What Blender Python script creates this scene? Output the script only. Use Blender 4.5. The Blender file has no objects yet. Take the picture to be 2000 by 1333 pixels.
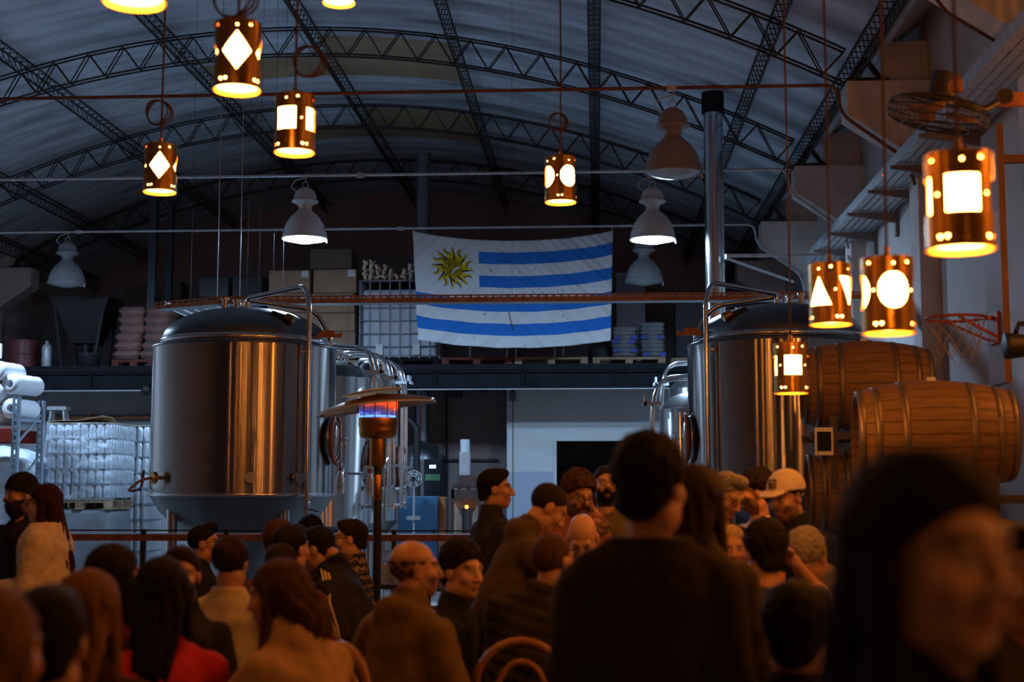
import bpy, bmesh, math, random
import numpy as np
from mathutils import Vector, Matrix

scene = bpy.context.scene
COL = scene.collection
random.seed(7)
# ---------------------------------------------------------------- camera
FPX = 2778.0                      # focal length in pixels of the 2000 px wide frame
CZ = 1.55                         # eye height
PITCH = math.atan(291.5 / FPX)
YAW = math.atan(166.0 * math.cos(PITCH) / FPX)
cam_d = bpy.data.cameras.new('camera')
cam_d.sensor_width = 36.0
cam_d.lens = 36.0 * FPX / 2000.0
cam_d.clip_end = 200
cam_d.dof.use_dof = True
cam_d.dof.focus_distance = 15.0
cam_d.dof.aperture_fstop = 1.9
cam = bpy.data.objects.new('camera', cam_d)
COL.objects.link(cam)
cam.location = (0, 0, CZ)
cam.rotation_euler = (math.pi / 2 + PITCH, 0, YAW)
scene.camera = cam
# ---------------------------------------------------------------- world, exposure
world = bpy.data.worlds.new('night')
scene.world = world
world.use_nodes = True
world.node_tree.nodes['Background'].inputs['Color'].default_value = (0.30, 0.45, 0.80, 1)
world.node_tree.nodes['Background'].inputs['Strength'].default_value = 0.03
scene.view_settings.view_transform = 'Standard'
scene.view_settings.look = 'None'
scene.view_settings.gamma = 1.0
scene.view_settings.exposure = 0.0
scene.view_settings.use_curve_mapping = False
scene.cycles.use_denoising = True
scene.cycles.sample_clamp_indirect = 4.0
scene.cycles.max_bounces = 8
scene.cycles.caustics_reflective = False
scene.cycles.caustics_refractive = False
COOL = (0.46, 0.69, 1.0)          # high-bay lamps
WARM = (1.0, 0.29, 0.035)         # brass pendants
BELL_POWER = 350.0                # radiance of a lit high-bay lens
PEND_DOWN = 74.0                 # radiance of a pendant's open bottom
PEND_SIDE = 60.0                  # radiance seen through a pendant's cut-outs

# ---------------------------------------------------------------- helpers
_R = Vector((math.cos(YAW), math.sin(YAW), 0))
_U = Vector((math.sin(YAW) * math.sin(PITCH), -math.cos(YAW) * math.sin(PITCH), math.cos(PITCH)))
_F = Vector((-math.sin(YAW) * math.cos(PITCH), math.cos(YAW) * math.cos(PITCH), math.sin(PITCH)))

def at(px, py, Y):
    """point of the hall at distance Y down its axis that a spot of the photo shows"""
    d = _F + _R * ((px - 1000.0) / FPX) - _U * ((py - 666.5) / FPX)
    k = Y / d.y
    return Vector((d.x * k, Y, CZ + d.z * k))

def tag(o, label=None, cat=None, group=None, kind=None):
    if label: o['label'] = label
    if cat: o['category'] = cat
    if group: o['group'] = group
    if kind: o['kind'] = kind
    return o

def empty(name, loc=(0, 0, 0), rz=0.0):
    o = bpy.data.objects.new(name, None)
    o.empty_display_size = 0.1
    o.location = loc
    o.rotation_euler = (0, 0, rz)
    COL.objects.link(o)
    return o

def copy_tree(o, parent=None):
    c = o.copy()
    COL.objects.link(c)
    c.parent = parent
    for ch in list(o.children):
        copy_tree(ch, c)
    return c

def mesh_from_arrays(name, V, Q, smooth=True):
    me = bpy.data.meshes.new(name)
    V = np.asarray(V, dtype=np.float32); Q = np.asarray(Q, dtype=np.int32)
    me.vertices.add(len(V)); me.vertices.foreach_set('co', V.ravel())
    n = Q.shape[1]
    me.loops.add(Q.size); me.loops.foreach_set('vertex_index', Q.ravel())
    me.polygons.add(len(Q))
    me.polygons.foreach_set('loop_start', np.arange(0, Q.size, n, dtype=np.int32))
    me.polygons.foreach_set('loop_total', np.full(len(Q), n, dtype=np.int32))
    if smooth:
        me.polygons.foreach_set('use_smooth', np.ones(len(Q), dtype=bool))
    me.update(calc_edges=True)
    return me

def link(name, me, mat, parent=None, loc=(0, 0, 0)):
    o = bpy.data.objects.new(name, me)
    if mat is not None and len(me.materials) == 0:
        me.materials.append(mat)
    COL.objects.link(o)
    o.location = loc
    o.parent = parent
    return o

def frame(d):
    d = Vector(d).normalized()
    a = Vector((0, 0, 1)) if abs(d.z) < 0.95 else Vector((1, 0, 0))
    x = a.cross(d).normalized()
    return x, d.cross(x).normalized(), d

class MB:
    """collects shapes, then links them as one mesh"""
    def __init__(s): s.v = []; s.f = []; s.sm = []
    def add(s, vs, fs, smooth=False):
        n = len(s.v)
        s.v += [tuple(p) for p in vs]
        for f in fs:
            s.f.append([i + n for i in f]); s.sm.append(smooth)
        return s
    def box(s, c, size, rz=0.0, M=None):
        x, y, z = (a / 2 for a in size)
        vs = [Vector((sx * x, sy * y, sz * z)) for sz in (-1, 1) for sy in (-1, 1) for sx in (-1, 1)]
        if M is None: M = Matrix.Rotation(rz, 3, 'Z')
        vs = [M @ p + Vector(c) for p in vs]
        return s.add(vs, [(0, 2, 3, 1), (4, 5, 7, 6), (0, 1, 5, 4), (2, 6, 7, 3), (0, 4, 6, 2), (1, 3, 7, 5)])
    def b2(s, lo, hi):
        lo = Vector(lo); hi = Vector(hi)
        return s.box((lo + hi) / 2, hi - lo)
    def bar(s, a, b, w, h):
        a = Vector(a); b = Vector(b)
        x, y, z = frame(b - a)
        M = Matrix((x, y, z)).transposed()
        return s.box((a + b) / 2, (w, h, (b - a).length), M=M)
    def cyl(s, a, b, r, r2=None, seg=16, caps=True):
        a = Vector(a); b = Vector(b); r2 = r if r2 is None else r2
        x, y, z = frame(b - a)
        vs = []
        for p, q in ((a, r), (b, r2)):
            for i in range(seg):
                t = 2 * math.pi * i / seg
                vs.append(p + x * (q * math.cos(t)) + y * (q * math.sin(t)))
        s.add(vs, [(i, (i + 1) % seg, seg + (i + 1) % seg, seg + i) for i in range(seg)], True)
        if caps:
            s.add(vs[:seg], [tuple(range(seg - 1, -1, -1))]); s.add(vs[seg:], [tuple(range(seg))])
        return s
    def tube(s, pts, r, seg=8, closed=False, caps=True):
        pts = [Vector(p) for p in pts]; n = len(pts)
        rs = r if isinstance(r, (list, tuple)) else [r] * n
        vs = []; px = None
        for i, p in enumerate(pts):
            if closed: d = pts[(i + 1) % n] - pts[i - 1]
            else: d = pts[min(i + 1, n - 1)] - pts[max(i - 1, 0)]
            d.normalize()
            if px is None: x, y, _ = frame(d)
            else:
                x = (px - d * px.dot(d))
                if x.length < 1e-6: x = frame(d)[0]
                x.normalize(); y = d.cross(x)
            px = x
            for k in range(seg):
                t = 2 * math.pi * k / seg
                vs.append(p + x * (rs[i] * math.cos(t)) + y * (rs[i] * math.sin(t)))
        fs = []
        for i in range(n if closed else n - 1):
            j = (i + 1) % n
            for k in range(seg):
                l = (k + 1) % seg
                fs.append((i * seg + k, i * seg + l, j * seg + l, j * seg + k))
        s.add(vs, fs, True)
        if caps and not closed:
            s.add(vs[:seg], [tuple(range(seg - 1, -1, -1))]); s.add(vs[-seg:], [tuple(range(seg))])
        return s
    def lathe(s, prof, c=(0, 0, 0), seg=32, M=None, a0=0.0, a1=2 * math.pi):
        c = Vector(c); M = M or Matrix.Identity(3)
        full = abs(a1 - a0 - 2 * math.pi) < 1e-6
        m = seg if full else seg + 1
        vs = []
        for (r, z) in prof:
            for i in range(m):
                t = a0 + (a1 - a0) * i / seg
                vs.append(M @ Vector((r * math.cos(t), r * math.sin(t), z)) + c)
        fs = []
        for j in range(len(prof) - 1):
            for i in range(seg):
                k = (i + 1) % m
                fs.append((j * m + i, j * m + k, (j + 1) * m + k, (j + 1) * m + i))
        return s.add(vs, fs, True)
    def prism(s, poly, d, M=None, c=(0, 0, 0)):
        """polygon in local xy pushed along local z by d"""
        c = Vector(c); M = M or Matrix.Identity(3)
        n = len(poly)
        vs = [M @ Vector((x, y, 0)) + c for x, y in poly] + [M @ Vector((x, y, d)) + c for x, y in poly]
        fs = [tuple(range(n - 1, -1, -1)), tuple(range(n, 2 * n))] + [(i, (i + 1) % n, n + (i + 1) % n, n + i) for i in range(n)]
        return s.add(vs, fs)
    def ball(s, c, r, seg=12, rings=8, sc=(1, 1, 1)):
        prof = [(math.sin(math.pi * i / rings), -math.cos(math.pi * i / rings)) for i in range(rings + 1)]
        M = Matrix.Diagonal((r * sc[0], r * sc[1], r * sc[2]))
        return s.lathe([(max(a, 1e-4), b) for a, b in prof], c, seg, M)
    def mesh(s, name, org=(0, 0, 0)):
        me = bpy.data.meshes.new(name)
        o = Vector(org)
        me.from_pydata([(x - o.x, y - o.y, z - o.z) for x, y, z in s.v], [], s.f)
        me.polygons.foreach_set('use_smooth', s.sm)
        me.update()
        return me
    def build(s, name, mat, parent=None, org=None, bevel=0.0, loc=None):
        """org: world point that becomes the local origin; top-level objects are placed there"""
        me = s.mesh(name, org if org is not None else (0, 0, 0))
        o = link(name, me, mat, parent)
        if parent is None and org is not None: o.location = org
        if loc is not None: o.location = loc
        if bevel:
            m = o.modifiers.new('bevel', 'BEVEL'); m.width = bevel; m.segments = 2; m.limit_method = 'ANGLE'
            m.harden_normals = False
        return o

def arc(c, r, a0, a1, n, ux, uy):
    c = Vector(c); ux = Vector(ux); uy = Vector(uy)
    return [c + ux * (r * math.cos(a0 + (a1 - a0) * i / n)) + uy * (r * math.sin(a0 + (a1 - a0) * i / n)) for i in range(n + 1)]

def bend(pts, r, n=6):
    """polyline with rounded corners"""
    pts = [Vector(p) for p in pts]; out = [pts[0]]
    for i in range(1, len(pts) - 1):
        a, b, c = pts[i - 1], pts[i], pts[i + 1]
        u = (a - b); v = (c - b)
        k = min(r, u.length * 0.49, v.length * 0.49)
        p = b + u.normalized() * k; q = b + v.normalized() * k
        for j in range(n + 1):
            t = j / n
            out.append(p * (1 - t) ** 2 + b * (2 * t * (1 - t)) + q * t * t)
    out.append(pts[-1])
    return out

# ---------------------------------------------------------------- materials
MATS = {}
def mat(name, col, rough=0.6, metal=0.0, var=0.15, scale=6.0, bump=0.0, bscale=None, emit=None, estr=0.0, col2=None,
        aniso=0.0, spec=None, stretch=None, sheen=0.0, coat=0.0, rvar=0.0):
    if name in MATS: return MATS[name]
    m = bpy.data.materials.new(name); m.use_nodes = True
    nt = m.node_tree; b = nt.nodes['Principled BSDF']
    b.inputs['Roughness'].default_value = rough; b.inputs['Metallic'].default_value = metal
    c4 = (*col, 1)
    b.inputs['Base Color'].default_value = c4
    if spec is not None: b.inputs['Specular IOR Level'].default_value = spec
    if sheen: b.inputs['Sheen Weight'].default_value = sheen
    if coat: b.inputs['Coat Weight'].default_value = coat
    if emit:
        b.inputs['Emission Color'].default_value = (*emit, 1); b.inputs['Emission Strength'].default_value = estr
    tc = nt.nodes.new('ShaderNodeTexCoord'); src = tc.outputs['Object']
    if stretch:
        mp = nt.nodes.new('ShaderNodeMapping'); mp.inputs['Scale'].default_value = stretch
        nt.links.new(src, mp.inputs['Vector']); src = mp.outputs['Vector']
    if var or col2 or rvar:
        n = nt.nodes.new('ShaderNodeTexNoise'); n.inputs['Scale'].default_value = scale; n.inputs['Detail'].default_value = 5
        nt.links.new(src, n.inputs['Vector'])
        r = nt.nodes.new('ShaderNodeValToRGB')
        r.color_ramp.elements[0].position = 0.3; r.color_ramp.elements[1].position = 0.7
        lo = tuple(max(0, c * (1 - var)) for c in col); hi = tuple(min(1, c * (1 + var)) for c in (col2 or col))
        r.color_ramp.elements[0].color = (*lo, 1); r.color_ramp.elements[1].color = (*hi, 1)
        nt.links.new(n.outputs['Fac'], r.inputs['Fac']); nt.links.new(r.outputs['Color'], b.inputs['Base Color'])
        if rvar:
            mr = nt.nodes.new('ShaderNodeMapRange')
            mr.inputs['To Min'].default_value = max(0, rough - rvar); mr.inputs['To Max'].default_value = rough + rvar
            nt.links.new(n.outputs['Fac'], mr.inputs['Value']); nt.links.new(mr.outputs['Result'], b.inputs['Roughness'])
    if bump:
        n2 = nt.nodes.new('ShaderNodeTexNoise'); n2.inputs['Scale'].default_value = bscale or scale * 6; n2.inputs['Detail'].default_value = 4
        nt.links.new(src, n2.inputs['Vector'])
        bp = nt.nodes.new('ShaderNodeBump'); bp.inputs['Strength'].default_value = bump; bp.inputs['Distance'].default_value = 0.01
        nt.links.new(n2.outputs['Fac'], bp.inputs['Height']); nt.links.new(bp.outputs['Normal'], b.inputs['Normal'])
    if aniso:
        b.inputs['Anisotropic'].default_value = aniso; b.inputs['Anisotropic Rotation'].default_value = 0.25
        t = nt.nodes.new('ShaderNodeTangent'); t.direction_type = 'RADIAL'; t.axis = 'Z'
        nt.links.new(t.outputs['Tangent'], b.inputs['Tangent'])
    MATS[name] = m
    return m

def emitter(name, col, strength):
    if name in MATS: return MATS[name]
    m = bpy.data.materials.new(name); m.use_nodes = True
    nt = m.node_tree; nt.nodes.clear()
    e = nt.nodes.new('ShaderNodeEmission'); o = nt.nodes.new('ShaderNodeOutputMaterial')
    e.inputs['Color'].default_value = (*col, 1); e.inputs['Strength'].default_value = strength
    nt.links.new(e.outputs[0], o.inputs['Surface'])
    MATS[name] = m
    return m

M_conc = mat('concrete_floor', (0.27, 0.27, 0.27), 0.45, var=0.25, scale=1.2, bump=0.1, bscale=30, rvar=0.15)
M_wallw = mat('white_painted_plaster', (0.62, 0.58, 0.56), 0.8, var=0.10, scale=1.5, bump=0.25, bscale=25)
M_colm = mat('painted_concrete', (0.76, 0.70, 0.66), 0.8, var=0.16, scale=3, bump=0.35, bscale=18)
M_brownwall = mat('brown_plaster', (0.20, 0.175, 0.165), 0.85, var=0.2, scale=1.3, bump=0.2, bscale=20)
M_gable = mat('gable_plaster', (0.42, 0.34, 0.34), 0.85, var=0.25, scale=0.8, bump=0.2, bscale=12)
M_steel_dark = mat('dark_painted_steel', (0.012, 0.014, 0.019), 0.7, 0.0, var=0.3, scale=5, bump=0.05, spec=0.12)
M_truss = mat('truss_steel', (0.035, 0.032, 0.034), 0.6, 0.2, var=0.3, scale=5)
M_roof = mat('galvanised_roof', (0.48, 0.56, 0.64), 0.55, 0.15, var=0.42, scale=1.1, stretch=(0.5, 2.5, 1), bump=0.15, bscale=14)
M_ochre = mat('ochre_roof_sheet', (0.34, 0.26, 0.16), 0.7, 0.0, var=0.2, scale=2)
M_galv = mat('galvanised_steel', (0.52, 0.55, 0.57), 0.42, 0.35, var=0.2, scale=12, rvar=0.1)
M_rust = mat('rusty_steel', (0.22, 0.09, 0.045), 0.7, 0.2, var=0.35, scale=14, bump=0.2)
M_inox = mat('brushed_stainless', (0.40, 0.375, 0.355), 0.17, 1.0, var=0.05, scale=3, aniso=1.0, stretch=(1, 1, 14))
M_inox2 = mat('slim_tank_stainless', (0.72, 0.73, 0.74), 0.27, 1.0, var=0.04, scale=3, aniso=1.0, stretch=(1, 1, 14))
M_inoxs = mat('polished_stainless', (0.68, 0.68, 0.68), 0.16, 1.0, var=0.0)
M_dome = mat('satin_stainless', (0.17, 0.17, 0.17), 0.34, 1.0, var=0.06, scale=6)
M_chrome = mat('shiny_flue', (0.72, 0.72, 0.74), 0.18, 1.0, var=0.03, scale=4)
M_black = mat('black_plastic', (0.012, 0.012, 0.013), 0.5, var=0.0)
M_cord = mat('brown_cord', (0.05, 0.018, 0.012), 0.7, var=0.0)
M_white_en = mat('white_enamel', (0.52, 0.52, 0.52), 0.35, var=0.06, scale=8)
M_wood = mat('pale_pallet_wood', (0.40, 0.29, 0.18), 0.75, var=0.3, scale=5, stretch=(1, 6, 6), bump=0.2)
M_redwood = mat('red_pallet_wood', (0.16, 0.03, 0.025), 0.75, var=0.3, scale=5)
M_card = mat('cardboard', (0.36, 0.235, 0.15), 0.8, var=0.12, scale=4, bump=0.08)
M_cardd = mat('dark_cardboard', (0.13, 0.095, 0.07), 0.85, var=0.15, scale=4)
M_label = mat('white_paper', (0.72, 0.72, 0.72), 0.7, var=0.04)
# ================================================================ STRUCTURE
XC, HS = -4.18, 6.87
YK = [11.2, 15.2, 19.2, 23.2, 27.2, 31.2]
YB = 31.3
XR, XL = 3.6, -11.96
def zt(x): return CZ + 6.45 - 1.7 * ((x - XC) / HS) ** 2      # top chord of the arches
ZCOL = CZ + 4.35

fl = MB().b2((XL - .3, -9, -0.2), (XR + .3, YB + .3, 0)).build('floor', M_conc)
tag(fl, 'grey polished concrete floor of the brewery hall', 'floor', kind='structure')

# side walls, gable wall
w = MB().b2((XR, -9, 0), (XR + .25, YB, 6.75)).build('wall_right', M_wallw)
tag(w, 'white plastered long wall on the right of the hall', 'wall', kind='structure')
w = MB().b2((XL - .25, -9, 0), (XL, YB, 6.75)).build('wall_left', M_wallw)
tag(w, 'plastered long wall on the far left of the hall', 'wall', kind='structure')
g = MB()
n = 24; ring = [(XL - .2, 0)] + [(XL - .2 + (XR + .2 - XL + .2) * i / n, zt(XL - .2 + (XR - XL + .4) * i / n) + .3) for i in range(n + 1)] + [(XR + .2, 0)]
g.prism(ring, -0.3, Matrix(((1, 0, 0), (0, 0, -1), (0, 1, 0))), (0, YB, 0))
o = g.build('wall_back', M_gable)
tag(o, 'dim brownish gable wall closing the far end under the vault', 'wall', kind='structure')
# front wall behind the camera, with a wide gate opening left open to the night
g = MB().b2((XL, -9.2, 3.6), (XR, -9, 8.6)).b2((XL, -9.2, 0), (-6.5, -9, 3.6)).b2((-1.5, -9.2, 0), (XR, -9, 3.6))
o = g.build('wall_front', M_brownwall)
tag(o, 'plastered wall behind the tables with the open street gate', 'wall', kind='structure')

# vaulted roof of corrugated sheets
PX = [-12.1, -10.0, -8.0, -6.0, -4.0, -2.0, 0.0, 2.0, 3.05]
ceil = empty('ceiling', (0, 0, 0))
tag(ceil, 'vaulted roof of bluish corrugated metal sheets', 'ceiling', kind='structure')
strip_me = []
for i in range(len(PX) - 1):
    x0, x1 = PX[i] - .06, PX[i + 1] + .06
    nx, ny = 5, 52
    V = []; Q = []
    for a in range(nx + 1):
        x = x0 + (x1 - x0) * a / nx
        for b in range(ny + 1):
            y = 1.04 * b / ny
            V.append((x, y, zt(x) + .16 + .009 * math.cos(2 * math.pi * y / .08) + .004 * (a / nx)))
    for a in range(nx):
        for b in range(ny):
            k = a * (ny + 1) + b
            Q.append((k, k + 1, k + ny + 2, k + ny + 1))
    me = mesh_from_arrays('roof_sheet', V, Q); me.materials.append(M_roof)
    strip_me.append(me)
rs = random.Random(3)
for j in range(-9, 32):
    for i in range(len(PX) - 1):
        o = bpy.data.objects.new('roof_sheet', strip_me[i]); COL.objects.link(o)
        o.parent = ceil; o.location = (0, j, rs.uniform(0, .012) + (.012 if j % 2 else 0))
        if (i in (3, 4) and j in (20, 21, 24, 25)) and not (i == 3 and j in (20, 24)):
            o.material_slots[0].link = 'OBJECT'; o.material_slots[0].material = M_ochre
# sloping panels that close the roof to the side walls
tp = MB(); z0 = zt(3.05) + .12
tp.add([(3.02, -9, z0), (3.62, -9, 6.7), (3.62, YB, 6.7), (3.02, YB, z0)], [(0, 1, 2, 3)])
tp.add([(3.02, -9, z0 + .05), (3.62, -9, 6.75), (3.62, YB, 6.75), (3.02, YB, z0 + .05)], [(3, 2, 1, 0)])
o = tp.build('trim_1', M_wallw); tag(o, 'pale sloping panel closing the roof onto the right wall', 'panel', kind='structure')
tp = MB(); z0 = zt(-12.0)
tp.b2((XL - .3, -9, z0 - .1), (XL + .1, YB, z0 + .2))
o = tp.build('trim_2', M_wallw); tag(o, 'long plaster cornice closing the roof onto the left wall', 'panel', kind='structure')

# concrete columns with tapering corbels
def column(y, side, label):
    t = 1 if side > 0 else -1
    def X(x): return x if t > 0 else 2 * XC - x
    poly = [(2.69, ZCOL), (2.69, CZ + 3.98), (3.4, CZ + 3.5), (3.4, 0), (3.62, 0), (3.62, ZCOL)]
    poly = [(X(a), b) for a, b in poly]
    m = MB().prism(poly, -.42, Matrix(((1, 0, 0), (0, 0, -1), (0, 1, 0))), (0, y - .21, 0))
    root = empty('concrete_column', (X(3.5), y, 0)); tag(root, label, 'column')
    m.build('corbelled_shaft', M_colm, root, org=(X(3.5), y, 0), bevel=.012)
    MB().b2((min(X(3.12), X(3.6)), y + .02, ZCOL), (max(X(3.12), X(3.6)), y + .5, ZCOL + .5)).build('top_block', M_colm, root, org=(X(3.5), y, 0), bevel=.01)
    for xa in (2.72, 3.1):
        MB().bar((X(xa), y - .1, ZCOL), (X(2.9), y - .1, zt(2.9) - .02), .05, .05).build('eave_strut', M_truss, root, org=(X(3.5), y, 0))
    MB().b2((min(X(2.69), X(3.14)), y - .2, ZCOL), (max(X(2.69), X(3.14)), y, ZCOL + .035)).build('bearing_plate', M_truss, root, org=(X(3.5), y, 0))
names = ['nearest, at the top right corner', 'behind the wall fan, lit orange', 'second along the wall, above the far end of the cable tray', 'third, beside the chrome flue', 'fourth, half hidden over the mezzanine']
for k, y in enumerate(YK[:5]):
    column(y, 1, 'corbelled concrete column on the right wall, ' + names[k])
column(YK[4], -1, 'corbelled concrete column at the left edge above the mezzanine')
column(YK[3], -1, 'corbelled concrete column on the left wall in front of the mezzanine')

# steel arch trusses, each lacing bar a part
bar_me = MB().b2((-.007, -.058, 0), (.007, -.044, 1)).b2((-.007, .044, 0), (.007, .058, 1)).mesh('lacing_bar')
bar_me.materials.append(M_truss)
def truss(y, label):
    root = empty('roof_truss', (XC, y, zt(XC))); tag(root, label, 'roof truss', 'arched roof trusses')
    L = HS + .02
    for nm, dz in (('top_chord', 0), ('bottom_chord', -.38)):
        m = MB()
        for s in (-.06, .06):
            m.tube([(XC - L + 2 * L * i / 60, y + s, zt(XC - L + 2 * L * i / 60) + dz) for i in range(61)], .014, 4)
        m.build(nm, M_truss, root, org=(XC, y, zt(XC)))
    N = 56
    for i in range(N):
        xa = XC - L + 2 * L * i / N; xb = XC - L + 2 * L * (i + 1) / N
        za, zb_ = (zt(xa), zt(xb) - .38) if i % 2 == 0 else (zt(xa) - .38, zt(xb))
        a = Vector((xa, y, za)); b = Vector((xb, y, zb_)); d = b - a
        o = bpy.data.objects.new('lacing_bar', bar_me); COL.objects.link(o); o.parent = root
        o.location = a - Vector((XC, y, zt(XC)))
        o.rotation_euler = (0, math.atan2(d.x, d.z), 0); o.scale = (1, 1, d.length)
truss(YK[1], 'nearest steel arch truss, only its right end in view above the fan')
truss(YK[2], 'steel arch truss spanning the picture just above the brass pendants')
truss(YK[3], 'dim steel arch truss above the flag, second across the picture')
truss(YK[4], 'farthest steel arch truss, dark under the gable')

# longitudinal lattice purlins
def purlin(x, y0, y1, label, deep=.2):
    z = zt(x) + .06
    org = (x, y0, z)
    root = empty('lattice_purlin', org); tag(root, label, 'purlin', 'lattice purlins under the roof')
    for s in (-.075, .075):
        MB().bar((x + s, y0, z), (x + s, y1, z), .02, .02).build('rail', M_truss, root, org=org)
    MB().bar((x, y0, z - deep), (x, y1, z - deep), .022, .022).build('bottom_rail', M_truss, root, org=org)
    m = MB(); n = int((y1 - y0) / .2)
    for i in range(n):
        ya = y0 + .2 * i
        m.bar((x - .075, ya, z), (x + .075, ya, z), .010, .010)
        for s in (-.075, .075):
            m.bar((x + s, ya, z), (x, ya + .1, z - deep), .009, .009)
    tag(m.build('lacing_rungs', M_truss, root, org=org), kind='stuff')
pl = ['at the far left corner', 'crossing the upper left corner', 'left of the diamond pendant', 'behind the square-cut pendant', 'left of the round-cut pendant', 'just right of the picture centre', 'above the chrome flue']
for x, nm in zip(PX[1:-1], pl):
    purlin(x, 9.0, YB, 'dark ladder-like lattice purlin ' + nm)
purlin(2.86, 9.0, YB, 'heavy lattice eave purlin resting on the right columns', .26)
purlin(-11.2, 9.0, YB, 'lattice eave purlin above the left wall', .26)
# conduits that tie the columns across the hall
for k, nm in ((1, 'dark conduit across the hall in front, carrying the nearest bell lamp'), (2, 'pale conduit across the hall carrying the two lit bell lamps'), (3, 'pale conduit across the hall from which the flag hangs')):
    y = YK[k] - .25; z = CZ + 4.29
    pts = bend([(XL, y, z), (2.58, y, z), (2.60, y, CZ + 3.98), (3.30, y, CZ + 3.46), (3.36, y, CZ + 3.2)], .14)
    o = MB().tube(pts, .02, 8).build('conduit', M_rust if k == 1 else M_galv, org=(XC, y, z))
    tag(o, nm, 'conduit')
    for xx in (-8.6, -3.2, .82):
        MB().b2((xx - .05, y - .03, z - .035), (xx + .05, y + .03, z + .025)).build('junction_box', M_galv, o, org=(XC, y, z))

# mezzanine
ZM = at(1000, 711, 23.3).z; ZB = at(1000, 755, 23.3).z
mz = empty('mezzanine', (XC, 23.3, ZM)); tag(mz, 'dark steel mezzanine deck loaded with pallets across the far end', 'mezzanine', kind='structure')
og = (XC, 23.3, ZM)
MB().b2((XL, 23.3, ZM - .1), (XR, YB, ZM)).build('deck', M_steel_dark, mz, org=og)
MB().b2((XL, 23.3, ZM - .14), (XR, 23.46, ZM - .11)).build('upper_flange', M_steel_dark, mz, org=og)
MB().b2((XL, 23.36, ZB), (XR, 23.40, ZM - .1)).build('web', M_steel_dark, mz, org=og)
MB().b2((XL, 23.26, ZB - .02), (XR, 23.5, ZB)).build('lower_flange', M_steel_dark, mz, org=og)
MB().tube([(XL, 23.24, ZB - .05), (XR, 23.24, ZB - .05)], .012, 6).build('service_pipe', M_galv, mz, org=og)
for i in range(11):
    xx = XL + .6 + i * 1.45
    MB().b2((xx - .015, 23.30, ZB), (xx + .015, 23.37, ZM - .1)).build('web_stiffener', M_steel_dark, mz, org=og)
for xx in (-9.6, -6.6, -2.0, 1.2):
    MB().b2((xx - .06, 23.4, ZB + .06), (xx + .06, YB, ZM - .1)).build('joist', M_steel_dark, mz, org=og)
# wall below the mezzanine
xp = at(990, 800, 24.6).x
d0, d1, dz = at(1087, 862, 24.6).x, at(1250, 862, 24.6).x, at(1087, 862, 24.6).z
zd = at(1000, 922, 24.6).z
M_part = mat('partition_white', (0.60, 0.62, 0.63), 0.7, var=0.05, scale=1.0, bump=.05)
M_dado = mat('partition_blue_dado', (0.36, 0.42, 0.52), 0.55, var=0.06, scale=1.5)
p = empty('wall_partition', (xp, 24.6, 0)); tag(p, 'white partition wall with blue-grey dado under the mezzanine', 'wall', kind='structure')
og = (xp, 24.6, 0)
MB().b2((xp, 24.6, zd), (d0, 24.75, ZB + .1)).b2((d0, 24.6, dz), (d1, 24.75, ZB + .1)).b2((d1, 24.6, zd), (XR, 24.75, ZB + .1)).build('upper_wall', M_part, p, org=og)
MB().b2((xp, 24.595, 0), (d0, 24.75, zd)).b2((d1, 24.595, 0), (XR, 24.75, zd)).build('dado', M_dado, p, org=og)
MB().b2((xp + .10, 24.592, 0), (xp + .112, 24.6, ZB + .1)).build('panel_joint', M_steel_dark, p, org=og)
dr = MB().b2((d0 - .05, 24.57, 0), (d0, 24.78, dz + .05)).b2((d1, 24.57, 0), (d1 + .05, 24.78, dz + .05)).b2((d0, 24.57, dz), (d1, 24.78, dz + .05)).build('door_1', M_part)
tag(dr, 'dark open doorway in the white partition wall', 'doorway', kind='structure')
MB().b2((d1 + .12, 26.4, 0), (d1 - .35, 26.45, dz)).build('inner_door_leaf', M_steel_dark, dr)
o = MB().b2((-5.4, 25.5, 0), (xp, 25.65, ZB + .2)).build('wall_service', M_brownwall)
tag(o, 'dim brown wall behind the boiler and pipes', 'wall', kind='structure')
o = MB().b2((XL, 24.4, 0), (-5.4, 24.55, ZB + .1)).build('wall_store', mat('store_wall_grey', (.33, .34, .36), .8, var=.12, scale=1.2, bump=.2))
tag(o, 'grey plaster wall behind the wrapped pallets', 'wall', kind='structure')
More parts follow.
